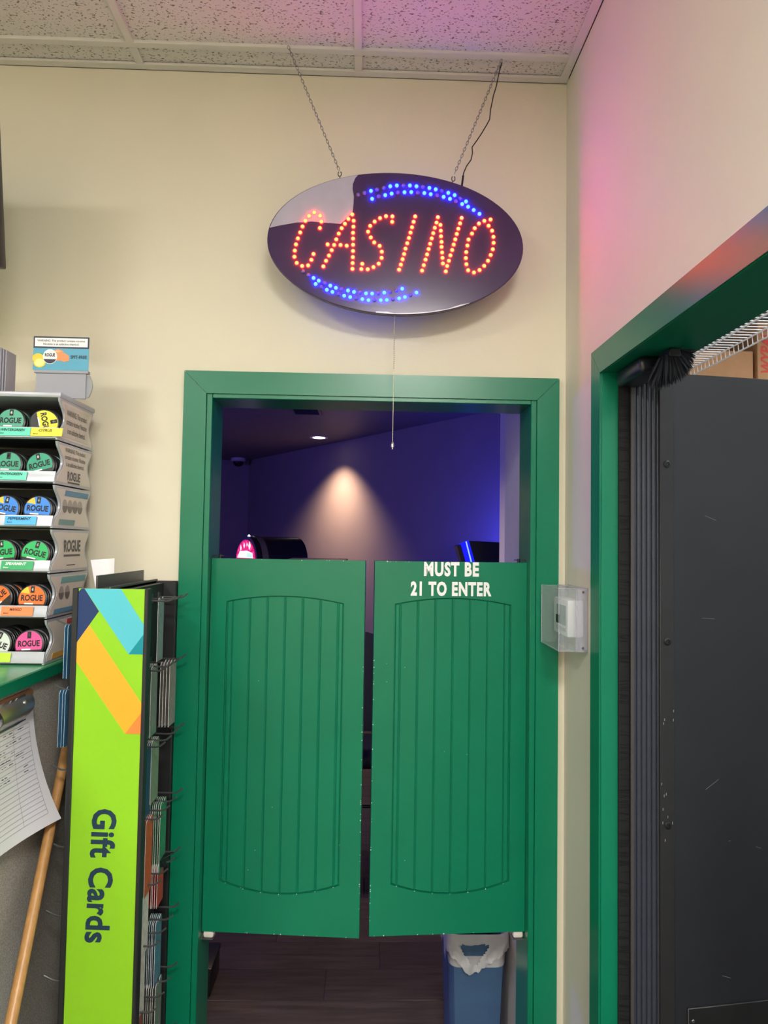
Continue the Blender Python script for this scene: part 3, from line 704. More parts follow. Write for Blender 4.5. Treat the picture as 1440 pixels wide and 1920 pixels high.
hcard = obj('header_card', MB().box(hc0,hc1,yc0,yc0+.0012,hz0,hz1), mat('header_blue', (74,158,190), .4, var=.03), dsp, smooth=False)
def hp(u,v): return (hc0+(hc1-hc0)*u, yc0, hz0+(hz1-hz0)*v)
def rect(nm, u0,u1,v0,v1,m,lift=.0004,par=None): return poly(nm, [hp(u0,v0),(hp(u1,v0)),hp(u1,v1),hp(u0,v1)], -Y, m, par or hcard, lift)
rect('navy_border',0,1,.655,1,mat('navy_border',(38,40,70),.5)); rect('white_field',.025,.975,.70,.955,M_white,.0008)
text('lettering','WARNING: This product contains nicotine.\nNicotine is an addictive chemical.', hp(.5,.826), X, Z, .118, .014, M_ink, hcard, bold=.012, lift=.0011)
text('lettering','SPIT-FREE', hp(.82,.40), X, Z, .040, .0085, mat('navy_lettering',(20,52,74),.5), hcard, bold=.03)
def disc(nm,u,v,ru,rv,m,lift,par=None,a0=0,a1=2*math.pi):
    c = Vector(hp(u,v)); n_ = 20
    poly(nm, [c+Vector((math.cos(a0+(a1-a0)*i/n_)*ru,0,math.sin(a0+(a1-a0)*i/n_)*rv)) for i in range(n_ if a1-a0 > 6 else n_+1)], -Y, m, par or hcard, lift)
M_lem, M_lem2 = mat('lemon_rind',(232,206,60),.5), mat('lemon_flesh',(244,232,150),.5)
disc('leaf_print',.10,.46,.010,.003,mat('leaf_green',(70,140,70),.5),.0004)
disc('lemon_print',.09,.35,.014,.012,M_lem,.0006); disc('lemon_print',.12,.22,.015,.0125,M_lem,.0008); disc('lemon_print',.12,.22,.012,.0098,M_lem2,.0010)
for pts in ([(.36,.58),(.44,.63),(.54,.58),(.53,.30),(.42,.28),(.36,.34)],[(.48,.46),(.56,.52),(.64,.44),(.65,.29),(.56,.25),(.49,.29)]):
    poly('honey_print', [hp(*q) for q in pts], -Y, mat('honey_orange',(238,148,92),.5), hcard, .0005 if pts[0][0] < .4 else .0006)
poly('honey_print', [hp(*q) for q in [(.38,.56),(.44,.60),(.50,.57),(.44,.52)]], -Y, mat('honey_light',(250,186,140),.5), hcard, .0007)
disc('tin_print',.305,.40,.0175,.0185,M_white,.0009); disc('tin_print',.305,.40,.0165,.0172,mat('navy_border',(38,40,70),.5),.0011,a0=math.pi*1.12,a1=math.pi*1.88)
text('lettering','ROGUE', hp(.305,.45), X, Z, .025, .0085, M_ink, hcard, bold=.04, lift=.0013)
# ribbed grey holder left of the header
t = thing('leaflet_holder', 'grey ribbed plastic holder on top of the display at the left edge', 'holder', (-.93,-.2,ztop+.01))
for q in range(4): obj('rib', MB().bbox(-.928+.0045*q,-.9245+.0045*q,-.21+.004*q,-.15,ztop+.0105,2.098-.002*q,.001,1), mat('grey_bracket',(150,152,162),.4), t)
obj('back', MB().box(-.99,-.912,-.16,-.155,ztop+.0105,2.09), MATS['grey_bracket'], t, smooth=False)

# tins ---------------------------------------------------------------
M_tin = mat('tin_black', (26,28,32), .35, var=.05)
RT = .0345
body_me = MB().lathe([(RT-.003,0),(RT,.002),(RT,.0095),(RT-.0012,.0100),(RT-.0012,.0112),(RT,.0117),(RT,.0195),(RT-.002,.021),(RT-.0045,.0212)], (0,0,0), ax=(0,-1,0), n=32).mesh('body', M_tin)
lid_cache = {}
def lid_mesh(col, corner):
    key = (col, corner)
    if key in lid_cache: return lid_cache[key]
    r = RT-.004; ns = 32
    mb = MB(); pts = [(math.cos(2*math.pi*i/ns)*r, -.0213, math.sin(2*math.pi*i/ns)*r) for i in range(ns)]
    mb.prism(pts, (0,-.0004,0)); lid_cache[key] = mb.mesh('lid', mat('lid_%d_%d_%d' % col, col, .33, var=.03), smooth=False); return lid_cache[key]
def shape(nm, me, par): return link(nm, me, par)
aux = {}
def aux_mesh(kind):
    if kind in aux: return aux[kind]
    mb = MB(); y = -.0217
    if kind == 'band':       # dark lower part of the lid print
        r = RT-.004; P = [(math.cos(a)*r, y, math.sin(a)*r) for a in [math.pi*1.13+math.pi*.74*i/14 for i in range(15)]]
        mb.prism(P,(0,-.0002,0)); m = M_tin
    elif kind == 'tag': mb.prism([(-.0045,y,.014),(.0045,y,.014),(.0045,y,.0295),(-.0045,y,.0295)],(0,-.0002,0)); m = M_ink
    elif kind == 'bar': mb.prism([(-.016,y,-.0125),(.004,y,-.0125),(.004,y,-.0095),(-.016,y,-.0095)],(0,-.0003,0)); m = M_white
    elif kind == 'corner':
        r = RT-.004; P = [(math.cos(a)*r, y, math.sin(a)*r) for a in [math.pi*.62+math.pi*.22*i/8 for i in range(9)]]
        mb.prism(P+[(-.006,y,.012)],(0,-.00015,0)); m = mat('yellow_corner',(232,196,60),.4)
    aux[kind] = mb.mesh(kind, m, smooth=False); return aux[kind]
def txt_me(s, w, h, cz, m, y=-.0219):
    key = (s,w,cz)
    if key in aux: return aux[key]
    vs, fs, x0, x1, y0, y1 = text_data(s, .04)
    mb = MB().add([Vector(((v.x-(x0+x1)/2)/(x1-x0)*w, y, cz+(v.y-(y0+y1)/2)/(y1-y0)*h)) for v in vs], fs)
    aux[key] = mb.mesh('lettering', m, smooth=False, fix=False); return aux[key]
TIER = ['bottom','fifth-from-top','fourth-from-top','third-from-top','second-from-top','top']
ORD = ['first','second','third','fourth','fifth','sixth','seventh','eighth']
def tin(x, y, z, col, roll, label, group, front, corner=False, word=M_ink):
    t = thing('tin', label, 'tin', (x,y,z), (R(-9),roll,0), group)
    link('body', body_me, t); ld = link('lid', lid_mesh(col,corner), t)
    if front:
        link('dark_print', aux_mesh('band'), ld)
        if corner: link('yellow_print', aux_mesh('corner'), ld)
        link('number_tag', aux_mesh('tag'), ld); link('number', txt_me('6',.0045,.0075,.0225,M_white), ld)
        link('lettering', txt_me('ROGUE',.050,.0145,.0025,word), ld); link('white_print', aux_mesh('bar'), ld)
GREEN, YEL, BLU, SPG, ORG, PNK, WHT = (26,150,116),(238,226,40),(38,128,224),(34,178,98),(240,112,44),(232,84,152),(206,216,208)
LAY = [ # tier k: (left colour, roll, corner), (right ...)
 ((WHT,-.35,0,'white and green'),(PNK,.05,0,'pink')), ((ORG,.75,0,'tilted orange'),(ORG,.0,1,'upright orange')), ((SPG,.12,0,'spring green'),(SPG,-.2,0,'tilted spring green')),
 ((BLU,-.15,1,'tilted blue'),(BLU,-.05,1,'blue')), ((GREEN,.0,0,'upright teal green'),(GREEN,.28,0,'tilted teal green')), ((GREEN,.0,0,'teal green'),(YEL,-1.35,0,'yellow'))]
# the roll sign: positive turns the lettering anticlockwise as seen from the front
for k in range(6):
    for c_ in range(2):
        col, roll, corner, word = LAY[k][c_]
        x = [-.8655,-.7895][c_]
        for q in range(5):
            z = CTZ+.001+TP*k+.0045+.0358; y = yf(k)+.038+.0232*q
            lab = '%s tin at the front %s of the %s display tier' % (word, ['left','right'][c_], TIER[k]) if q == 0 else '%s tin, %s in line in the %s column of the %s display tier' % (word.replace('tilted ','').replace('upright ',''), ORD[q], ['left','right'][c_], TIER[k])
            tin(x+(0 if q == 0 else random.uniform(-.002,.002)), y, z, col, -roll if q == 0 else random.uniform(-.4,.4), lab, 'tins in the %s tier, %s column' % (TIER[k],['left','right'][c_]), q == 0, corner)
# price strips on the lips
def strip(k, u0, u1, col, s, s2, tc=M_ink):
    y0 = yf(k); z0 = CTZ+.001+TP*k; n_ = Vector((0,-1,.25)).normalized(); up_ = Vector((0,.25,1)).normalized()
    c0 = Vector(((u0+u1)/2, y0-.0022, z0+.0165)); w = (u1-u0)/2; h = .0105
    o = obj('price_strip', MB().prism([c0-X*w-up_*h,c0+X*w-up_*h,c0+X*w+up_*h,c0-X*w+up_*h], -n_*-.0008), mat('strip_%d_%d_%d' % col, col, .4, var=.01), dsp, smooth=False)
    if s:
        text('lettering', s, c0+up_*.004-X*.003, X, up_, min(len(s)*.0052,.058), .0065, tc, o, bold=.02, lift=.0014, shear=.2)
        text('lettering', s2, c0-up_*.005-X*(w-.012), X, up_, .012, .0042, tc, o, bold=.02, lift=.0014)
def pstrip(k, p0, p1, *r): z_ = CTZ+.0175+TP*k; v_ = 1232-84*k; strip(k, onY(p0,v_,yf(k)-.002).x, onY(p1,v_,yf(k)-.002).x, *r)
pstrip(5,-6,57,(92,214,186),'WINTERGREEN','6mg'); pstrip(5,58,117,(246,226,44),'CITRUS','6mg')
pstrip(4,-9,50,(92,214,186),'WINTERGREEN','6mg'); pstrip(3,9,68,(58,170,236),'PEPPERMINT','6mg')
pstrip(2,2,62,(34,160,98),'SPEARMINT','6mg',M_white); pstrip(1,2,62,(248,132,74),'MANGO','6mg'); pstrip(0,-40,20,(184,232,56),None,None)

# clipboard on the counter side --------------------------------------
XS = CTX-.012
t = thing('clipboard', 'clipboard with a ruled white form hanging on the grey counter side', 'clipboard', (XS,-.48,.98))
by0, by1 = -.60, -.352
bz0, bz1 = .985, 1.298
def rrect(y0,y1,z0,z1,r,x):
    P = []
    for (cy,cz,a) in ((y1-r,z0+r,-90),(y1-r,z1-r,0),(y0+r,z1-r,90),(y0+r,z0+r,180)):
        P += [(x,cy+r*math.cos(R(a+18*i)),cz+r*math.sin(R(a+18*i))) for i in range(6)]
    return P
obj('board', MB().prism(rrect(by0,by1,bz0,bz1,.018,XS+.001),(.003,0,0)), mat('brown_hardboard',(146,104,72),.5,var=.1,scale=60), t)
M_paper = mat('form_paper',(232,232,240),.75,var=.01)
def pg(u, v):     # u: near->far, v: top->bottom
    curl = (v**1.8)*(.012+.050*u*u)
    return Vector((XS+.0055+curl, by0+.012+(by1-.006-by0-.012)*u+.022*u*v**2.2, 1.283-.287*v+.010*u*v*v))
pgm = MB().grid(pg,14,20); kk = len(pgm.v); pgm.v += [p+Vector((-.0006,0,0)) for p in pgm.v]; pgm.f += [tuple(i+kk for i in reversed(f)) for f in pgm.f]
form = obj('form_sheet', pgm, M_paper, t, fix=False)
lm = MB(); off = Vector((.0007,0,0))
def line(u0,v0,u1,v1,w=.0011,n_=10):
    for i in range(n_):
        a, b = i/n_, (i+1)/n_; ua, ub, va, vb = u0+(u1-u0)*a, u0+(u1-u0)*b, v0+(v1-v0)*a, v0+(v1-v0)*b
        if abs(u1-u0) > abs(v1-v0): q = [pg(ua,va),pg(ub,vb),pg(ub,vb+w/.287),pg(ua,va+w/.287)]
        else: q = [pg(ua,va),pg(ua+w/.22,va),pg(ub+w/.22,vb),pg(ub,vb)]
        lm.add([p+off for p in q],[(0,1,2,3)])
for i in range(21): line(.06,.19+.0361*i,.9,.19+.0361*i,.0008)
line(.9,.19,.9,.912,.0007,16); line(.62,.19,.62,.912,.0006,16); line(.3,.19,.3,.912,.0006,16)
o = obj('ruled_lines', lm, mat('pale_ink',(120,122,140),.7), form, fix=False, smooth=False)
lm = MB(); rnd = random.Random(5)
for u0,u1,v in ((.1,.38,.13),(.42,.62,.128),(.66,.86,.125),(.1,.5,.158),(.55,.85,.155)): line(u0,v,u1,v,.0026,4)
for _ in range(60):
    u = rnd.uniform(.08,.75); v = .192+.0361*rnd.randint(0,9)+.014; line(u,v,u+rnd.uniform(.02,.07),v+rnd.uniform(-.004,.004),rnd.uniform(.001,.002),2)
obj('handwriting', lm, mat('dark_ink',(62,64,84),.7), form, fix=False, smooth=False)
cx_ = XS+.004; cy_ = (by0+by1)/2+.012
def plate(u,v):
    w = .072*(1-.25*v); return Vector((cx_+.003+.020*math.sin(math.pi*min(v*1.1,1))*.9+.012*(1-v)**2, cy_-w+2*w*u, 1.292-.058*v))
pm_ = MB().grid(plate,10,10); kk = len(pm_.v); pm_.v += [p+Vector((-.0012,0,0)) for p in pm_.v]; pm_.f += [tuple(i+kk for i in reversed(f)) for f in pm_.f]
cl = obj('clip', pm_, M_chrome, t, fix=False)
obj('clip_base', MB().bbox(cx_,cx_+.003,cy_-.07,cy_+.07,1.262,1.292,.001,1), M_chrome, t)
for s in (-1,1):
    obj('hanging_loop', MB().tube([(cx_+.012,cy_+s*.012+math.cos(a)*.008*s,1.284+math.sin(a)*.010) for a in [math.pi*i/6-.5 for i in range(9)]], .0016, 6), M_chrome, cl)
obj('rivet', MB().lathe([(.005,0),(.005,.002),(.002,.004)], (cx_+.020,cy_+.03,1.283), ax=(1,0,.3), n=12), M_chrome, cl)

# broom leaning against the counter ----------------------------------
pt_, pb_ = onX(124,1405,-.7215), onX(20,1920,-.675); d_ = (pb_-pt_).normalized(); foot = pt_+d_*((.10-pt_.z)/d_.z); topp = pt_-d_*.10
t = thing('broom', 'broom with a tan wooden handle leaning on the counter side', 'broom', (foot.x,foot.y,0))
obj('handle', MB().tube([topp-d_*.004,topp,foot], [.008,.0115,.0115], 12), mat('tan_wood',(182,136,82),.38,var=.14,scale=14,stretch=(6,6,.6)), t)
obj('ferrule', MB().bbox(foot.x-.025,foot.x+.025,foot.y-.11,foot.y+.11,.085,.115,.006), M_black, t)
br = MB()
for _ in range(160):
    x, y = random.uniform(-.02,.02), random.uniform(-.1,.1)
    br.tube([(foot.x+x,foot.y+y,.09),(foot.x+x*1.5,foot.y+y*1.15,.001)], .0016, 4)
o = obj('bristles', br, mat('straw',(190,160,90),.7), t); o['kind'] = 'stuff'

# monitor at the far left ---------------------------------------------
t = thing('wall_monitor', 'black wall monitor cut off by the left edge above the counter', 'monitor', (-1.2,-.35,2.24), (R(9.3),0,0))
obj('bezel', MB().bbox(-.35,.35,-.012,.02,0,.385,.004), M_black, t, local=True)
obj('screen', MB().box(-.338,.338,-.0128,-.011,.014,.372), mat('screen_glass',(52,64,78),.12), t, local=True, smooth=False)
obj('wall_mount', MB().box(-.05,.05,.02,.06,.14,.24).tube([(0,.05,.19),(0,.325,.13)], .014, 10).box(-.06,.06,.322,.332,.05,.22), M_black, t, local=True)

# ================================================================== BLACK TRAFFIC DOOR AT RIGHT
M_door = mat('black_door_laminate', (40,42,47), .36, var=.12, scale=5, bump=.06, bscale=90)
M_rub = mat('black_rubber', (54,58,70), .38, var=.08)
DA = R(8.3); DP = (.668,-.3635,.05)
d3 = thing('door_3', kind='structure', loc=DP, rot=(0,0,DA))
d3['label'] = 'black traffic door standing open into the stockroom'
DHH = 1.98
obj('panel', MB().bbox(.018,.88,0,.032,0,DHH,.002,1), M_door, d3, local=True)
obj('edge_plate', MB().bbox(-.016,.019,-.0035,.034,0,DHH-.002,.001,1), mat('black_aluminium',(52,52,54),.36,metal=.3), d3, local=True)
for (u,v) in ((1240,870),(1238,1203),(1235,1548)):
    p = onY(u,v,-.368); q = RM[d3.name].inverted() @ p; q.y = -.0035; q.x = .002
    bo = obj('bolt', MB().lathe([(.0085,0),(.0085,.0018),(.0062,.0032),(.0040,.0032),(.0034,.0016)], q, ax=(0,-1,0), n=16), M_black, d3, local=True)
obj('kick_plate', MB().bbox(.050,.87,-.004,0,.012,.558,.0015,1), mat('kick_black',(36,37,39),.35,var=.15,scale=9), d3, local=True)
for z in (.05,.53):
    obj('screw', MB().lathe([(.004,0),(.003,.0015)], (.062,-.004,z), ax=(0,-1,0), n=10), M_steel, d3, local=True)
M_scr = mat('scuff_grey',(150,152,154),.6)
sm = MB(); rnd = random.Random(11)
for _ in range(16):
    x, z, L, w = rnd.uniform(.05,.6), rnd.uniform(.6,1.9), rnd.uniform(.004,.04), .0003
    a = rnd.uniform(-.4,.9); dx, dz = math.cos(a)*L, math.sin(a)*L
    sm.prism([(x,-.0003,z),(x+dx,-.0003,z+dz),(x+dx,-.0003,z+dz+w*2),(x,-.0003,z+w*2)],(0,.0003,0))
for _ in range(12):
    x, z = rnd.uniform(-.014,.016), rnd.choice([.95,.98,1.0,1.03,1.2])+rnd.uniform(-.03,.03); sm.prism([(x,-.0042,z),(x+.0012,-.0042,z),(x+.0014,-.0042,z+.006),(x,-.0042,z+.005)],(0,.0006,0))
o = obj('scuffs', sm, M_scr, d3, local=True, smooth=False); o['kind'] = 'stuff'
# ribbed hinge gasket between the jamb and the door
hg = thing('hinge_guard', 'black ribbed rubber hinge guard between green jamb and black door', 'hinge guard', (.62,-.35,0))
obj('backing', MB().box(.592,.652,-.352,-.3445,.01,2.022), M_black, hg, smooth=False)
rib = MB().tube([(0,0,.0),(0,0,2.012)], .0062, 10).mesh('rib', M_rub)
for i in range(6):
    o = link('rib', rib, hg); o.location = (.598+.0112*i-.62, -.3545+.35-.0006*i, .01)
flat = MB().bbox(-.004,.004,-.003,.003,0,2.012,.001,1).mesh('flange', mat('gasket_grey',(70,68,68),.4))
o = link('flange', flat, hg); o.location = (.5935-.62,-.3585+.35,.01)
bs = MB(); rnd = random.Random(2)
for i in range(900):
    z = rnd.uniform(.01,2.02); x1 = rnd.uniform(.588,.5935); y1 = rnd.uniform(-.352,-.3448)
    bs.add([(.5665,y1,z-.0016),(.5665,y1-.001,z+.0016),(x1,y1-.002,z+rnd.uniform(-.004,.004))],[(0,1,2)])
bs.box(.5655,.590,-.351,-.3445,.01,2.024)
o = obj('bristle_strip', bs, mat('bristle_black',(18,19,22),.85), hg, smooth=False, fix=False)
# closer block and brush under the door head
t = thing('door_closer', 'black hinge block under the green door head, beside the brush seal', 'door closer', (.585,-.45,1.99))
obj('body', MB().bbox(.556,.612,-.50,-.356,1.994,2.0315,.010,3), mat('closer_black',(30,32,40),.3), t)
obj('pin', MB().tube([onY(1251,645,-.5),onY(1252,668,-.5),onY(1246,686,-.5)], .0022, 8), M_chrome, t)
core = onY(1254,660,-.53)
t = thing('brush_seal', 'worn black bristle brush hanging from the green door head', 'brush', core)
obj('holder', MB().bbox(core.x-.012,core.x+.012,-.56,-.505,2.014,2.0315,.002,1), M_black, t)
fan = [(1212,722),(1216,728),(1228,734),(1240,733),(1252,728),(1262,724),(1272,719),(1282,714),(1292,704),(1299,694),(1303,680),(1306,665),(1305,650)]
fb = MB(); rnd = random.Random(9)
for i in range(700):
    a = rnd.uniform(0,len(fan)-1.001); k = int(a); f = a-k
    u = fan[k][0]+(fan[k+1][0]-fan[k][0])*f; v = fan[k][1]+(fan[k+1][1]-fan[k][1])*f
    yy = -.53+rnd.uniform(-.022,.022); tip = onY(u,v,yy); r0 = onY(1238+ (u-1216)*.35, 672-(u-1216)*.18, yy)
    tip = r0+(tip-r0)*rnd.uniform(.86,1.02); w = rnd.uniform(.0010,.0022); sd = Vector((rnd.uniform(-1,1),rnd.uniform(-1,1),rnd.uniform(-1,1))).normalized()*w
    mid = r0.lerp(tip,.5)
    fb.add([r0-sd*2,r0+sd*2,mid+sd*2,tip,mid-sd*2],[(0,1,2,3,4)])
o = obj('bristles', fb, mat('bristle_navy',(26,30,42),.7), t, smooth=False, fix=False); o['kind'] = 'stuff'

# ================================================================== STOCKROOM GOODS
t = thing('wire_shelf', 'white wire shelf high in the stockroom seen over the black door', 'shelf', (.88,0,2.2))
M_wire = mat('white_coated_wire',(226,226,230),.35)
for (x,z,r) in ((1.07,2.205,.0026),(1.07,2.230,.0026),(.90,2.222,.003),(.72,2.226,.003),(.99,2.222,.003)):
    obj('rail', MB().tube([(x,-.95,z),(x,.42,z)], r, 8), M_wire, t)
w_ = MB().tube([(-.18,0,0),(.188,0,0),(.190,0,-.024)], .0016, 6).mesh('wire', M_wire)
for i in range(54):
    o = link('wire', w_, t); o.location = (0,-.94+.025*i,.0315)
for y, xw, zw, zf in ((-.85,SX+.004,2.46,2.232),(.36,SX+.044,1.98,2.202)): obj('bracket', MB().tube([(xw,y,zw),(1.066,y,zf)], .004, 8), M_wire, t)
def carton(label, x0,x1,y0,y1,z0,z1):
    t = thing('cardboard_box', label, 'box', ((x0+x1)/2,(y0+y1)/2,z0))
    m = mat('kraft_cardboard',(188,140,98),.75,var=.06,scale=30)
    obj('carton', MB().bbox(x0,x1,y0,y1,z0,z1,.002,1), m, t)
    obj('tape', MB().box((x0+x1)/2-.025,(x0+x1)/2+.025,y0+.004,y1-.004,z1,z1+.0006), mat('tan_tape',(196,158,112),.3), t, smooth=False)
    return t
carton('plain brown cardboard box behind the black door top', .99,1.362,.50,.86,2.10,2.335)
bx = carton('brown cardboard box with red lettering at the right edge', 1.372,1.72,.49,.86,2.10,2.44)
text('lettering','WYPALL',(1.404,.49,2.338),Vector((0,0,1)),Vector((-1,0,0)),.176,.042,mat('red_print',(214,66,52),.6),bx,bold=.03,shear=.25)
t = thing('storage_shelf', 'steel shelf unit holding the cardboard boxes behind the black door', 'shelf', (1.35,.68,0))
for z in (.3,.9,1.5,2.07): obj('shelf_board', MB().bbox(.76,1.95,.46,.90,z,z+.028,.003,1), M_grid, t)
for x in (.78,1.93):
    for y in (.475,.885): obj('post', MB().bbox(x-.015,x+.015,y-.012,y+.012,0,2.069,.002,1), M_steel, t)
t = thing('ceiling_light', 'bright tube light on the stockroom ceiling', 'ceiling light', (1.75,.2,2.95))
obj('housing', MB().bbox(1.48,2.02,-.42,.82,2.945,2.97,.004,1), M_grid, t)
t = thing('ceiling_light', 'added dimmer tube light, unseen on the stockroom ceiling near the doorway', 'ceiling light', (1.75,-1.15,2.95))  # unseen housing added for the lamp that brightens the black door
obj('housing', MB().bbox(1.48,2.02,-1.77,-.53,2.945,2.97,.004,1), M_grid, t)

# ================================================================== THERMOSTAT AND GUARD
t = thing('thermostat', 'white thermostat with grey screen inside the clear guard', 'thermostat', (XR,-.125,1.40))
obj('body', MB().bbox(XR-.045,XR-.002,-.180,-.052,1.398,1.492,.005,2), mat('thermostat_white',(240,240,244),.4), t)
obj('screen', MB().box(XR-.0458,XR-.0448,-.168,-.085,1.426,1.476), mat('lcd_grey',(92,116,112),.25), t, smooth=False)
obj('button_strip', MB().box(XR-.0458,XR-.0448,-.168,-.085,1.410,1.420), mat('button_grey',(170,172,176),.4), t, smooth=False)
t = thing('thermostat_guard', 'clear plastic thermostat guard box on the wall beside the casing', 'cover', (XR,-.12,1.37))
M_clear = mat('clear_acrylic',(200,212,214),.08,var=.01,alpha=.20,spec=.7)
M_rim = mat('clear_acrylic_edge',(196,198,214),.15,var=.02,alpha=.36)
gx0, gx1, gy0, gy1, gz0, gz1 = XR-.073, XR-.001, -.205, -.036, 1.368, 1.522
w = .0025
sh = MB().bbox(gx0,gx0+w,gy0,gy1,gz0,gz1,.001,1).box(gx0+w,gx1-.03,gy0,gy0+w,gz0,gz1).box(gx0+w,gx1-.03,gy1-w,gy1,gz0,gz1).box(gx0+w,gx1-.03,gy0+w,gy1-w,gz1-w,gz1).box(gx0+w,gx1-.03,gy0+w,gy1-w,gz0,gz0+w)
obj('cover', sh, M_clear, t, smooth=False)
fl_ = MB().box(gx1-.028,gx1,gy0-.002,gy0+.002,gz0-.002,gz1+.002).box(gx1-.028,gx1,gy1-.002,gy1+.002,gz0-.002,gz1+.002).box(gx1-.028,gx1,gy0+.002,gy1-.002,gz0-.002,gz0+.002).box(gx1-.028,gx1,gy0+.002,gy1-.002,gz1-.002,gz1+.002)
obj('base_ring', fl_, M_rim, t, smooth=False)
for (a,b) in (((gx0,gy0,gz0),(gx0,gy0,gz1)),((gx0,gy0,gz1),(gx1-.03,gy0,gz1)),((gx0,gy0,gz0),(gx1-.03,gy0,gz0)),((gx0,gy1,gz0),(gx0,gy1,gz1)),((gx0,gy0,gz1),(gx0,gy1,gz1)),((gx0,gy0,gz0),(gx0,gy1,gz0)),((gx1-.029,gy0,gz0),(gx1-.029,gy0,gz1))):
    obj('edge', MB().tube([a,b], .0018, 6), M_rim, t)
obj('latch', MB().bbox(gx0-.002,gx0+.002,gy0-.001,gy0+.022,1.438,1.458,.001,1), M_black, t)
for z in (gz0+.008,gz1-.008): obj('screw', MB().lathe([(.0035,0),(.0025,.0015)], (gx1-.012,gy0-.002,z), ax=(0,-1,0), n=10), M_steel, t)

# ================================================================== CASINO FURNITURE
# waste bin with a bag
bx0,bx1,by0_,by1_,bzT = .262,.450,.262,.55,.425
t = thing('waste_bin', 'blue plastic wastebasket under the right saloon door', 'bin', ((bx0+bx1)/2,(by0_+by1_)/2,0))
def ring(k, z, n_=32, grow=0.):
    cx_, cy_ = (bx0+bx1)/2, (by0_+by1_)/2; hx, hy_ = (bx1-bx0)/2*k+grow, (by1_-by0_)/2*k+grow; r = .035*k
    sides = [((hx-r,-hy_+r),-90),((hx-r,hy_-r),0),((-hx+r,hy_-r),90),((-hx+r,-hy_+r),180)]; poly_ = []
    for (px_,py_),a in sides: poly_ += [Vector((px_+r*math.cos(R(a+15*i)), py_+r*math.sin(R(a+15*i)))) for i in range(7)]
    L = [(poly_[(i+1)%len(poly_)]-poly_[i]).length for i in range(len(poly_))]; tot = sum(L); P = []; i = 0; acc = 0
    for q in range(n_):
        s_ = tot*q/n_
        while acc+L[i] < s_ and i < len(L)-1: acc += L[i]; i += 1
        p = poly_[i].lerp(poly_[(i+1)%len(poly_)], (s_-acc)/L[i]); P.append(Vector((cx_+p.x, cy_+p.y, z)))
    return P
def loft(rs, close_bottom=True):
    mb = MB(); n_ = len(rs[0]); mb.v = [p for r in rs for p in r]
    for i in range(len(rs)-1):
        for j in range(n_): mb.f.append((i*n_+j,i*n_+(j+1)%n_,(i+1)*n_+(j+1)%n_,(i+1)*n_+j))
    if close_bottom: mb.f.append(tuple(range(n_)))
    return mb
obj('bin_body', loft([ring(.80,0),ring(.88,.2),ring(.97,bzT-.012),ring(1.0,bzT-.01),ring(1.0,bzT),ring(.97,bzT),ring(.86,.2),ring(.78,.01)]), mat('blue_bin_plastic',(66,96,132),.45,var=.04), t)
NB = 168
base = ring(1.0,bzT,NB,.0045); rnd = random.Random(6)
HEM = [(-.1,.05),(0,.055),(.12,.072),(.34,.118),(.55,.098),(.78,.070),(1,.045),(1.1,.05)]
def hem_len(i):
    p = base[i]; u = (p.x-bx0)/(bx1-bx0)
    if p.y < by0_+.036:
        for (u0,l0),(u1,l1) in zip(HEM,HEM[1:]):
            if u0 <= u <= u1: return l0+(l1-l0)*(u-u0)/(u1-u0)+.003*math.sin(i*1.7)
    return .075+.02*math.sin(i*.35)+.008*math.sin(i*1.1)
r0 = ring(.955,bzT-.10,NB,-.002); r1 = ring(.96,bzT+.001,NB,.0); r2 = ring(1.0,bzT+.005,NB,.002)
NR = 16; rows = [r0,r1,r2]
for q in range(NR+1):
    w_ = [rnd.uniform(0,.004)*q/NR for _ in base]
    rows.append([Vector((p.x, p.y-w_[i]-.003*math.sin(i*.8+q*.5)*q/NR if p.y < (by0_+by1_)/2 else p.y+w_[i], bzT+.002-hem_len(i)*q/NR)) for i,p in enumerate(base)])
bg = MB(); bg.v = [p for r in rows for p in r]
for i in range(len(rows)-1):
    for j in range(NB):
        f = (i*NB+j,i*NB+(j+1)%NB,(i+1)*NB+(j+1)%NB,(i+1)*NB+j); c_ = sum((bg.v[k] for k in f), Vector())/4
        u = (c_.x-bx0)/(bx1-bx0); dz = bzT-c_.z
        if i >= 3 and c_.y < by0_+.03 and .024 < dz < .085 and abs(u-.42+.0*dz) < .24*(1-(dz-.024)/.068)+.02: continue   # torn opening, the bin shows through
        bg.f.append(f)
bag = obj('bag_liner', bg, mat('white_bag_film',(216,214,216),.4,var=.06,alpha=.72), t)

# slot machine with arched topper behind the left leaf
fc = onY(461,1046,2.8); zb = fc.z; axd = Vector((.78,.63,0)).normalized(); hd = Vector((axd.y,-axd.x,0))
t = thing('slot_machine', 'slot machine with arched black topper and lit pink face behind the left saloon door', 'slot machine', (fc.x,fc.y,0))
rx, rz = .150, .165
def arch(k, s, n_=22, base=0.): return [fc+axd*s+hd*(rx*k*math.cos(math.pi*i/n_))+Z*(rz*k*math.sin(math.pi*i/n_)-.02) for i in range(n_+1)]
obj('topper', MB().prism(arch(1,0), axd*.40), mat('topper_black',(26,27,32),.3), t)
obj('topper_rim', MB().prism([p for p in arch(1.03,.04)]+[p for p in reversed(arch(.97,.04))], axd*.045), mat('rim_silver',(150,140,140),.25,metal=.6), t)
fa = arch(.86,-.004)
fo = obj('topper_face', MB().prism(fa, axd*.004), mat('face_magenta',(196,24,78),.4,emit=lin((205,20,80))[:3],estr=.9), t, smooth=False)
cc = fc - axd*.0046
def fpt(a,b): return cc+hd*(a*rx)+Z*(b*rz-.02)
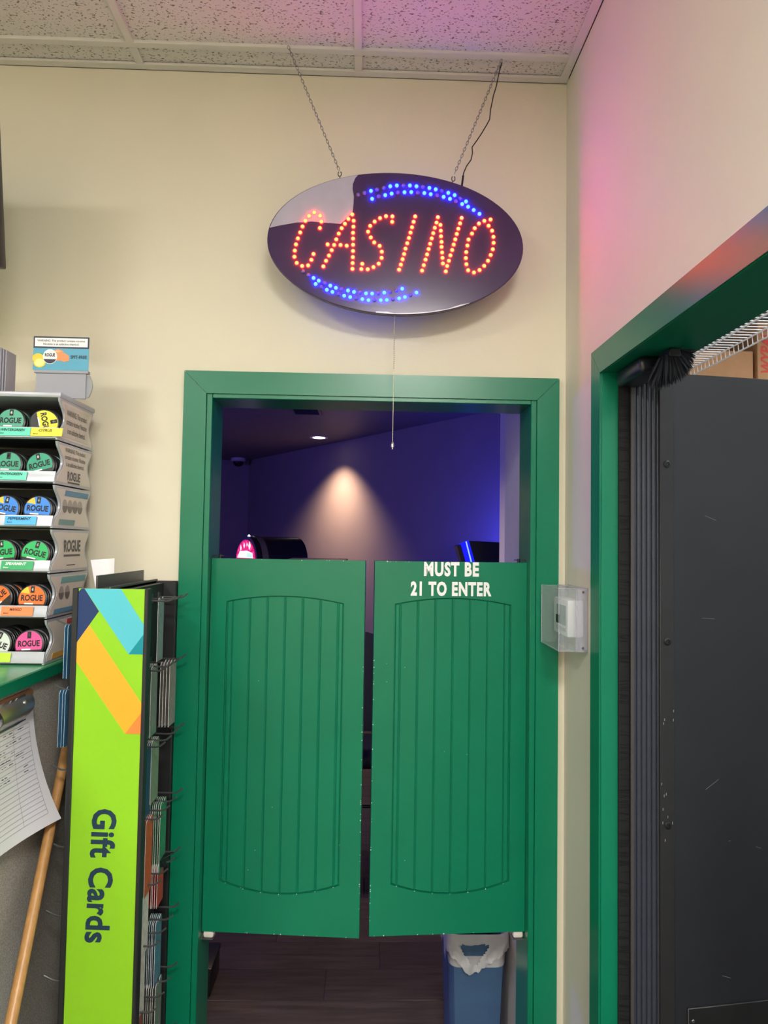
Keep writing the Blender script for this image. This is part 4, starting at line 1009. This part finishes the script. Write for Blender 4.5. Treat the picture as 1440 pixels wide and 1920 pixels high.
M_fan = mat('face_pink',(235,60,120),.4,emit=lin((240,70,130))[:3],estr=1.0); M_fw = mat('face_white',(240,240,235),.4,emit=(.9,.9,.85),estr=1.0); M_fg = mat('face_mint',(200,235,200),.4,emit=(.55,.85,.55),estr=.9)
for i in range(9):
    a0, a1 = math.pi*(i+.1)/9, math.pi*(i+.5)/9
    poly('fan_ray', [fpt(.3*math.cos(a0),.25+.0*a0),fpt(.8*math.cos(a0),.8*math.sin(a0)),fpt(.8*math.cos(a1),.8*math.sin(a1))], -axd, M_fan, fo, .0005)
for (a,b,w_,h_) in ((-.42,.52,.07,.13),(-.12,.62,.06,.12),(.14,.66,.05,.08),(.36,.62,.10,.17)):
    poly('card_print', [fpt(a-w_,b),fpt(a,b-h_),fpt(a+w_,b),fpt(a,b+h_)], -axd, M_fw, fo, .001)
poly('banner_print', [fpt(-.72,.12),fpt(.68,.12),fpt(.62,.33),fpt(.1,.42),fpt(-.5,.38)], -axd, M_fw, fo, .0012)
poly('banner_print', [fpt(.1,.14),fpt(.66,.14),fpt(.60,.30),fpt(.2,.34)], -axd, M_fg, fo, .0016)
obj('lamp', MB().lathe([(.010,0),(.010,.006),(.004,.014)], fc+axd*.02+Z*(rz-.022), n=12), M_fw, t)
cab = [fc+hd*.17-axd*.02, fc+hd*.17+axd*.44, fc-hd*.17+axd*.44, fc-hd*.17-axd*.02]
obj('cabinet', MB().prism([Vector((p.x,p.y,0)) for p in cab], (0,0,zb-.022)), mat('cabinet_black',(30,30,36),.4), t, smooth=False)
scn = [fc+hd*.14-axd*.0205, fc-hd*.14-axd*.0205]
obj('game_screen', MB().prism([Vector((scn[0].x,scn[0].y,.95)),Vector((scn[1].x,scn[1].y,.95)),Vector((scn[1].x,scn[1].y,1.35)),Vector((scn[0].x,scn[0].y,1.35))], -axd*.004), mat('lit_screen',(60,60,120),.2,emit=(.08,.08,.4),estr=1), t, smooth=False)

# low machine whose flat top edge shows over the left leaf
a = onY(538,1046.5,1.45); b = onY(650,1047,1.45)
t = thing('game_table', 'flat black gaming table top just above the left saloon door', 'table', ((a.x+b.x)/2,1.58,0))
obj('table_top', MB().bbox(a.x,b.x,1.45,1.72,a.z-.03,a.z-.004,.003,1), M_black, t)
obj('edge_strip', MB().box(a.x+.08,b.x-.01,1.447,1.45,a.z-.012,a.z-.004), mat('pale_strip',(190,170,200),.4), t, smooth=False)
obj('pedestal', MB().bbox(a.x+.05,b.x-.05,1.50,1.69,0,a.z-.031,.004,1), M_black, t)

# machine with blue edge lighting at right
Yb = 2.0
q = [onY(*p,Yb) for p in ((857,1024),(864,1023),(880,1013),(955,1017),(958,1085),(872,1085))]
t = thing('blue_lit_machine', 'black gaming machine with glowing blue edge behind the right saloon door', 'slot machine', ((q[0].x+q[3].x)/2,Yb+.2,0))
def zq(p, dz=0): return p+Z*dz
pts = [onY(*p,Yb) for p in ((879,1014),(960,1018),(968,1100),(903,1100))]
obj('monitor_shell', MB().prism(pts,(0,.16,0)), mat('shell_navy',(14,18,34),.3), t, smooth=False)
pts = [onY(*p,Yb-.004) for p in ((864,1021),(879,1014),(903,1100),(886,1100))]
obj('light_strip', MB().prism(pts,(0,.12,0)), mat('blue_strip',(10,16,230),.3,emit=(.003,.006,1),estr=1.1), t, smooth=False)
pts = [onY(*p,Yb-.006) for p in ((873,1016),(875,1015),(897,1100),(894,1100))]
obj('light_bar', MB().prism(pts,(0,.01,0)), mat('pale_blue_strip',(120,150,255),.3,emit=(.2,.35,1),estr=1.6), t, smooth=False)
pts = [onY(*p,Yb-.01) for p in ((857,1024),(864,1021),(886,1100),(879,1100))]
obj('bezel', MB().prism(pts,(0,.13,0)), mat('shell_navy',(14,18,34),.3), t, smooth=False)
zc_ = onY(890,1100,Yb).z
obj('cabinet', MB().bbox(q[0].x+.03,q[3].x+.12,Yb-.02,Yb+.42,0,zc_+.01,.006,1), MATS['cabinet_black'], t)

obj('added_back_light', MB().bbox(.68,1.04,Yb+.421,Yb+.445,1.36,1.56,.004,1), mat('blue_strip',(10,16,230),.3), t)  # unseen panel added on the cabinet back to carry the blue glow
# chair glimpsed between the leaves
Yc = 2.25
ctr_ = onY(668,1300,Yc)
t = thing('casino_chair', 'dark navy upholstered chair glimpsed between the two saloon doors', 'chair', (ctr_.x,Yc,0))
M_nv = mat('navy_upholstery',(22,26,48),.6)
def back_(u,v): 
    w = .20*(1-.18*v*v); return Vector((ctr_.x-w+2*w*u, Yc+.02+.05*(1-(2*u-1)**2)+.06*v, .50+.58*v-.06*v*abs(2*u-1)**3))
bk_ = MB().grid(back_,10,8); kk = len(bk_.v); bk_.v += [p+Vector((0,.045,0)) for p in bk_.v]; nb = kk
bk_.f += [tuple(i+kk for i in reversed(f)) for f in bk_.f]
obj('backrest', bk_, M_nv, t, fix=False)
obj('seat', MB().bbox(ctr_.x-.22,ctr_.x+.22,Yc-.42,Yc+.04,.42,.50,.03,3), M_nv, t)
for sx in (-1,1):
    for yy, dy in ((Yc-.38,-.03),(Yc+.02,.05)):
        obj('leg', MB().tube([(ctr_.x+sx*.18,yy,.43),(ctr_.x+sx*.20,yy+dy,0)], [.016,.012], 8), M_black, t)
obj('stretcher', MB().tube([(ctr_.x-.19,Yc-.38,.22),(ctr_.x+.19,Yc-.38,.22)], .009, 8), M_black, t)
# small black box on the floor by the left jamb
a = onZ(395,1870,0)
t = thing('floor_box', 'small black box on the casino floor beside the left door jamb', 'box', (a.x-.06,a.y+.08,0))
obj('body', MB().bbox(a.x-.12,a.x-.002,a.y,a.y+.16,0,.085,.006,2), M_black, t)
obj('lid', MB().bbox(a.x-.123,a.x+.001,a.y-.003,a.y+.163,.085,.10,.004,2), M_black, t)
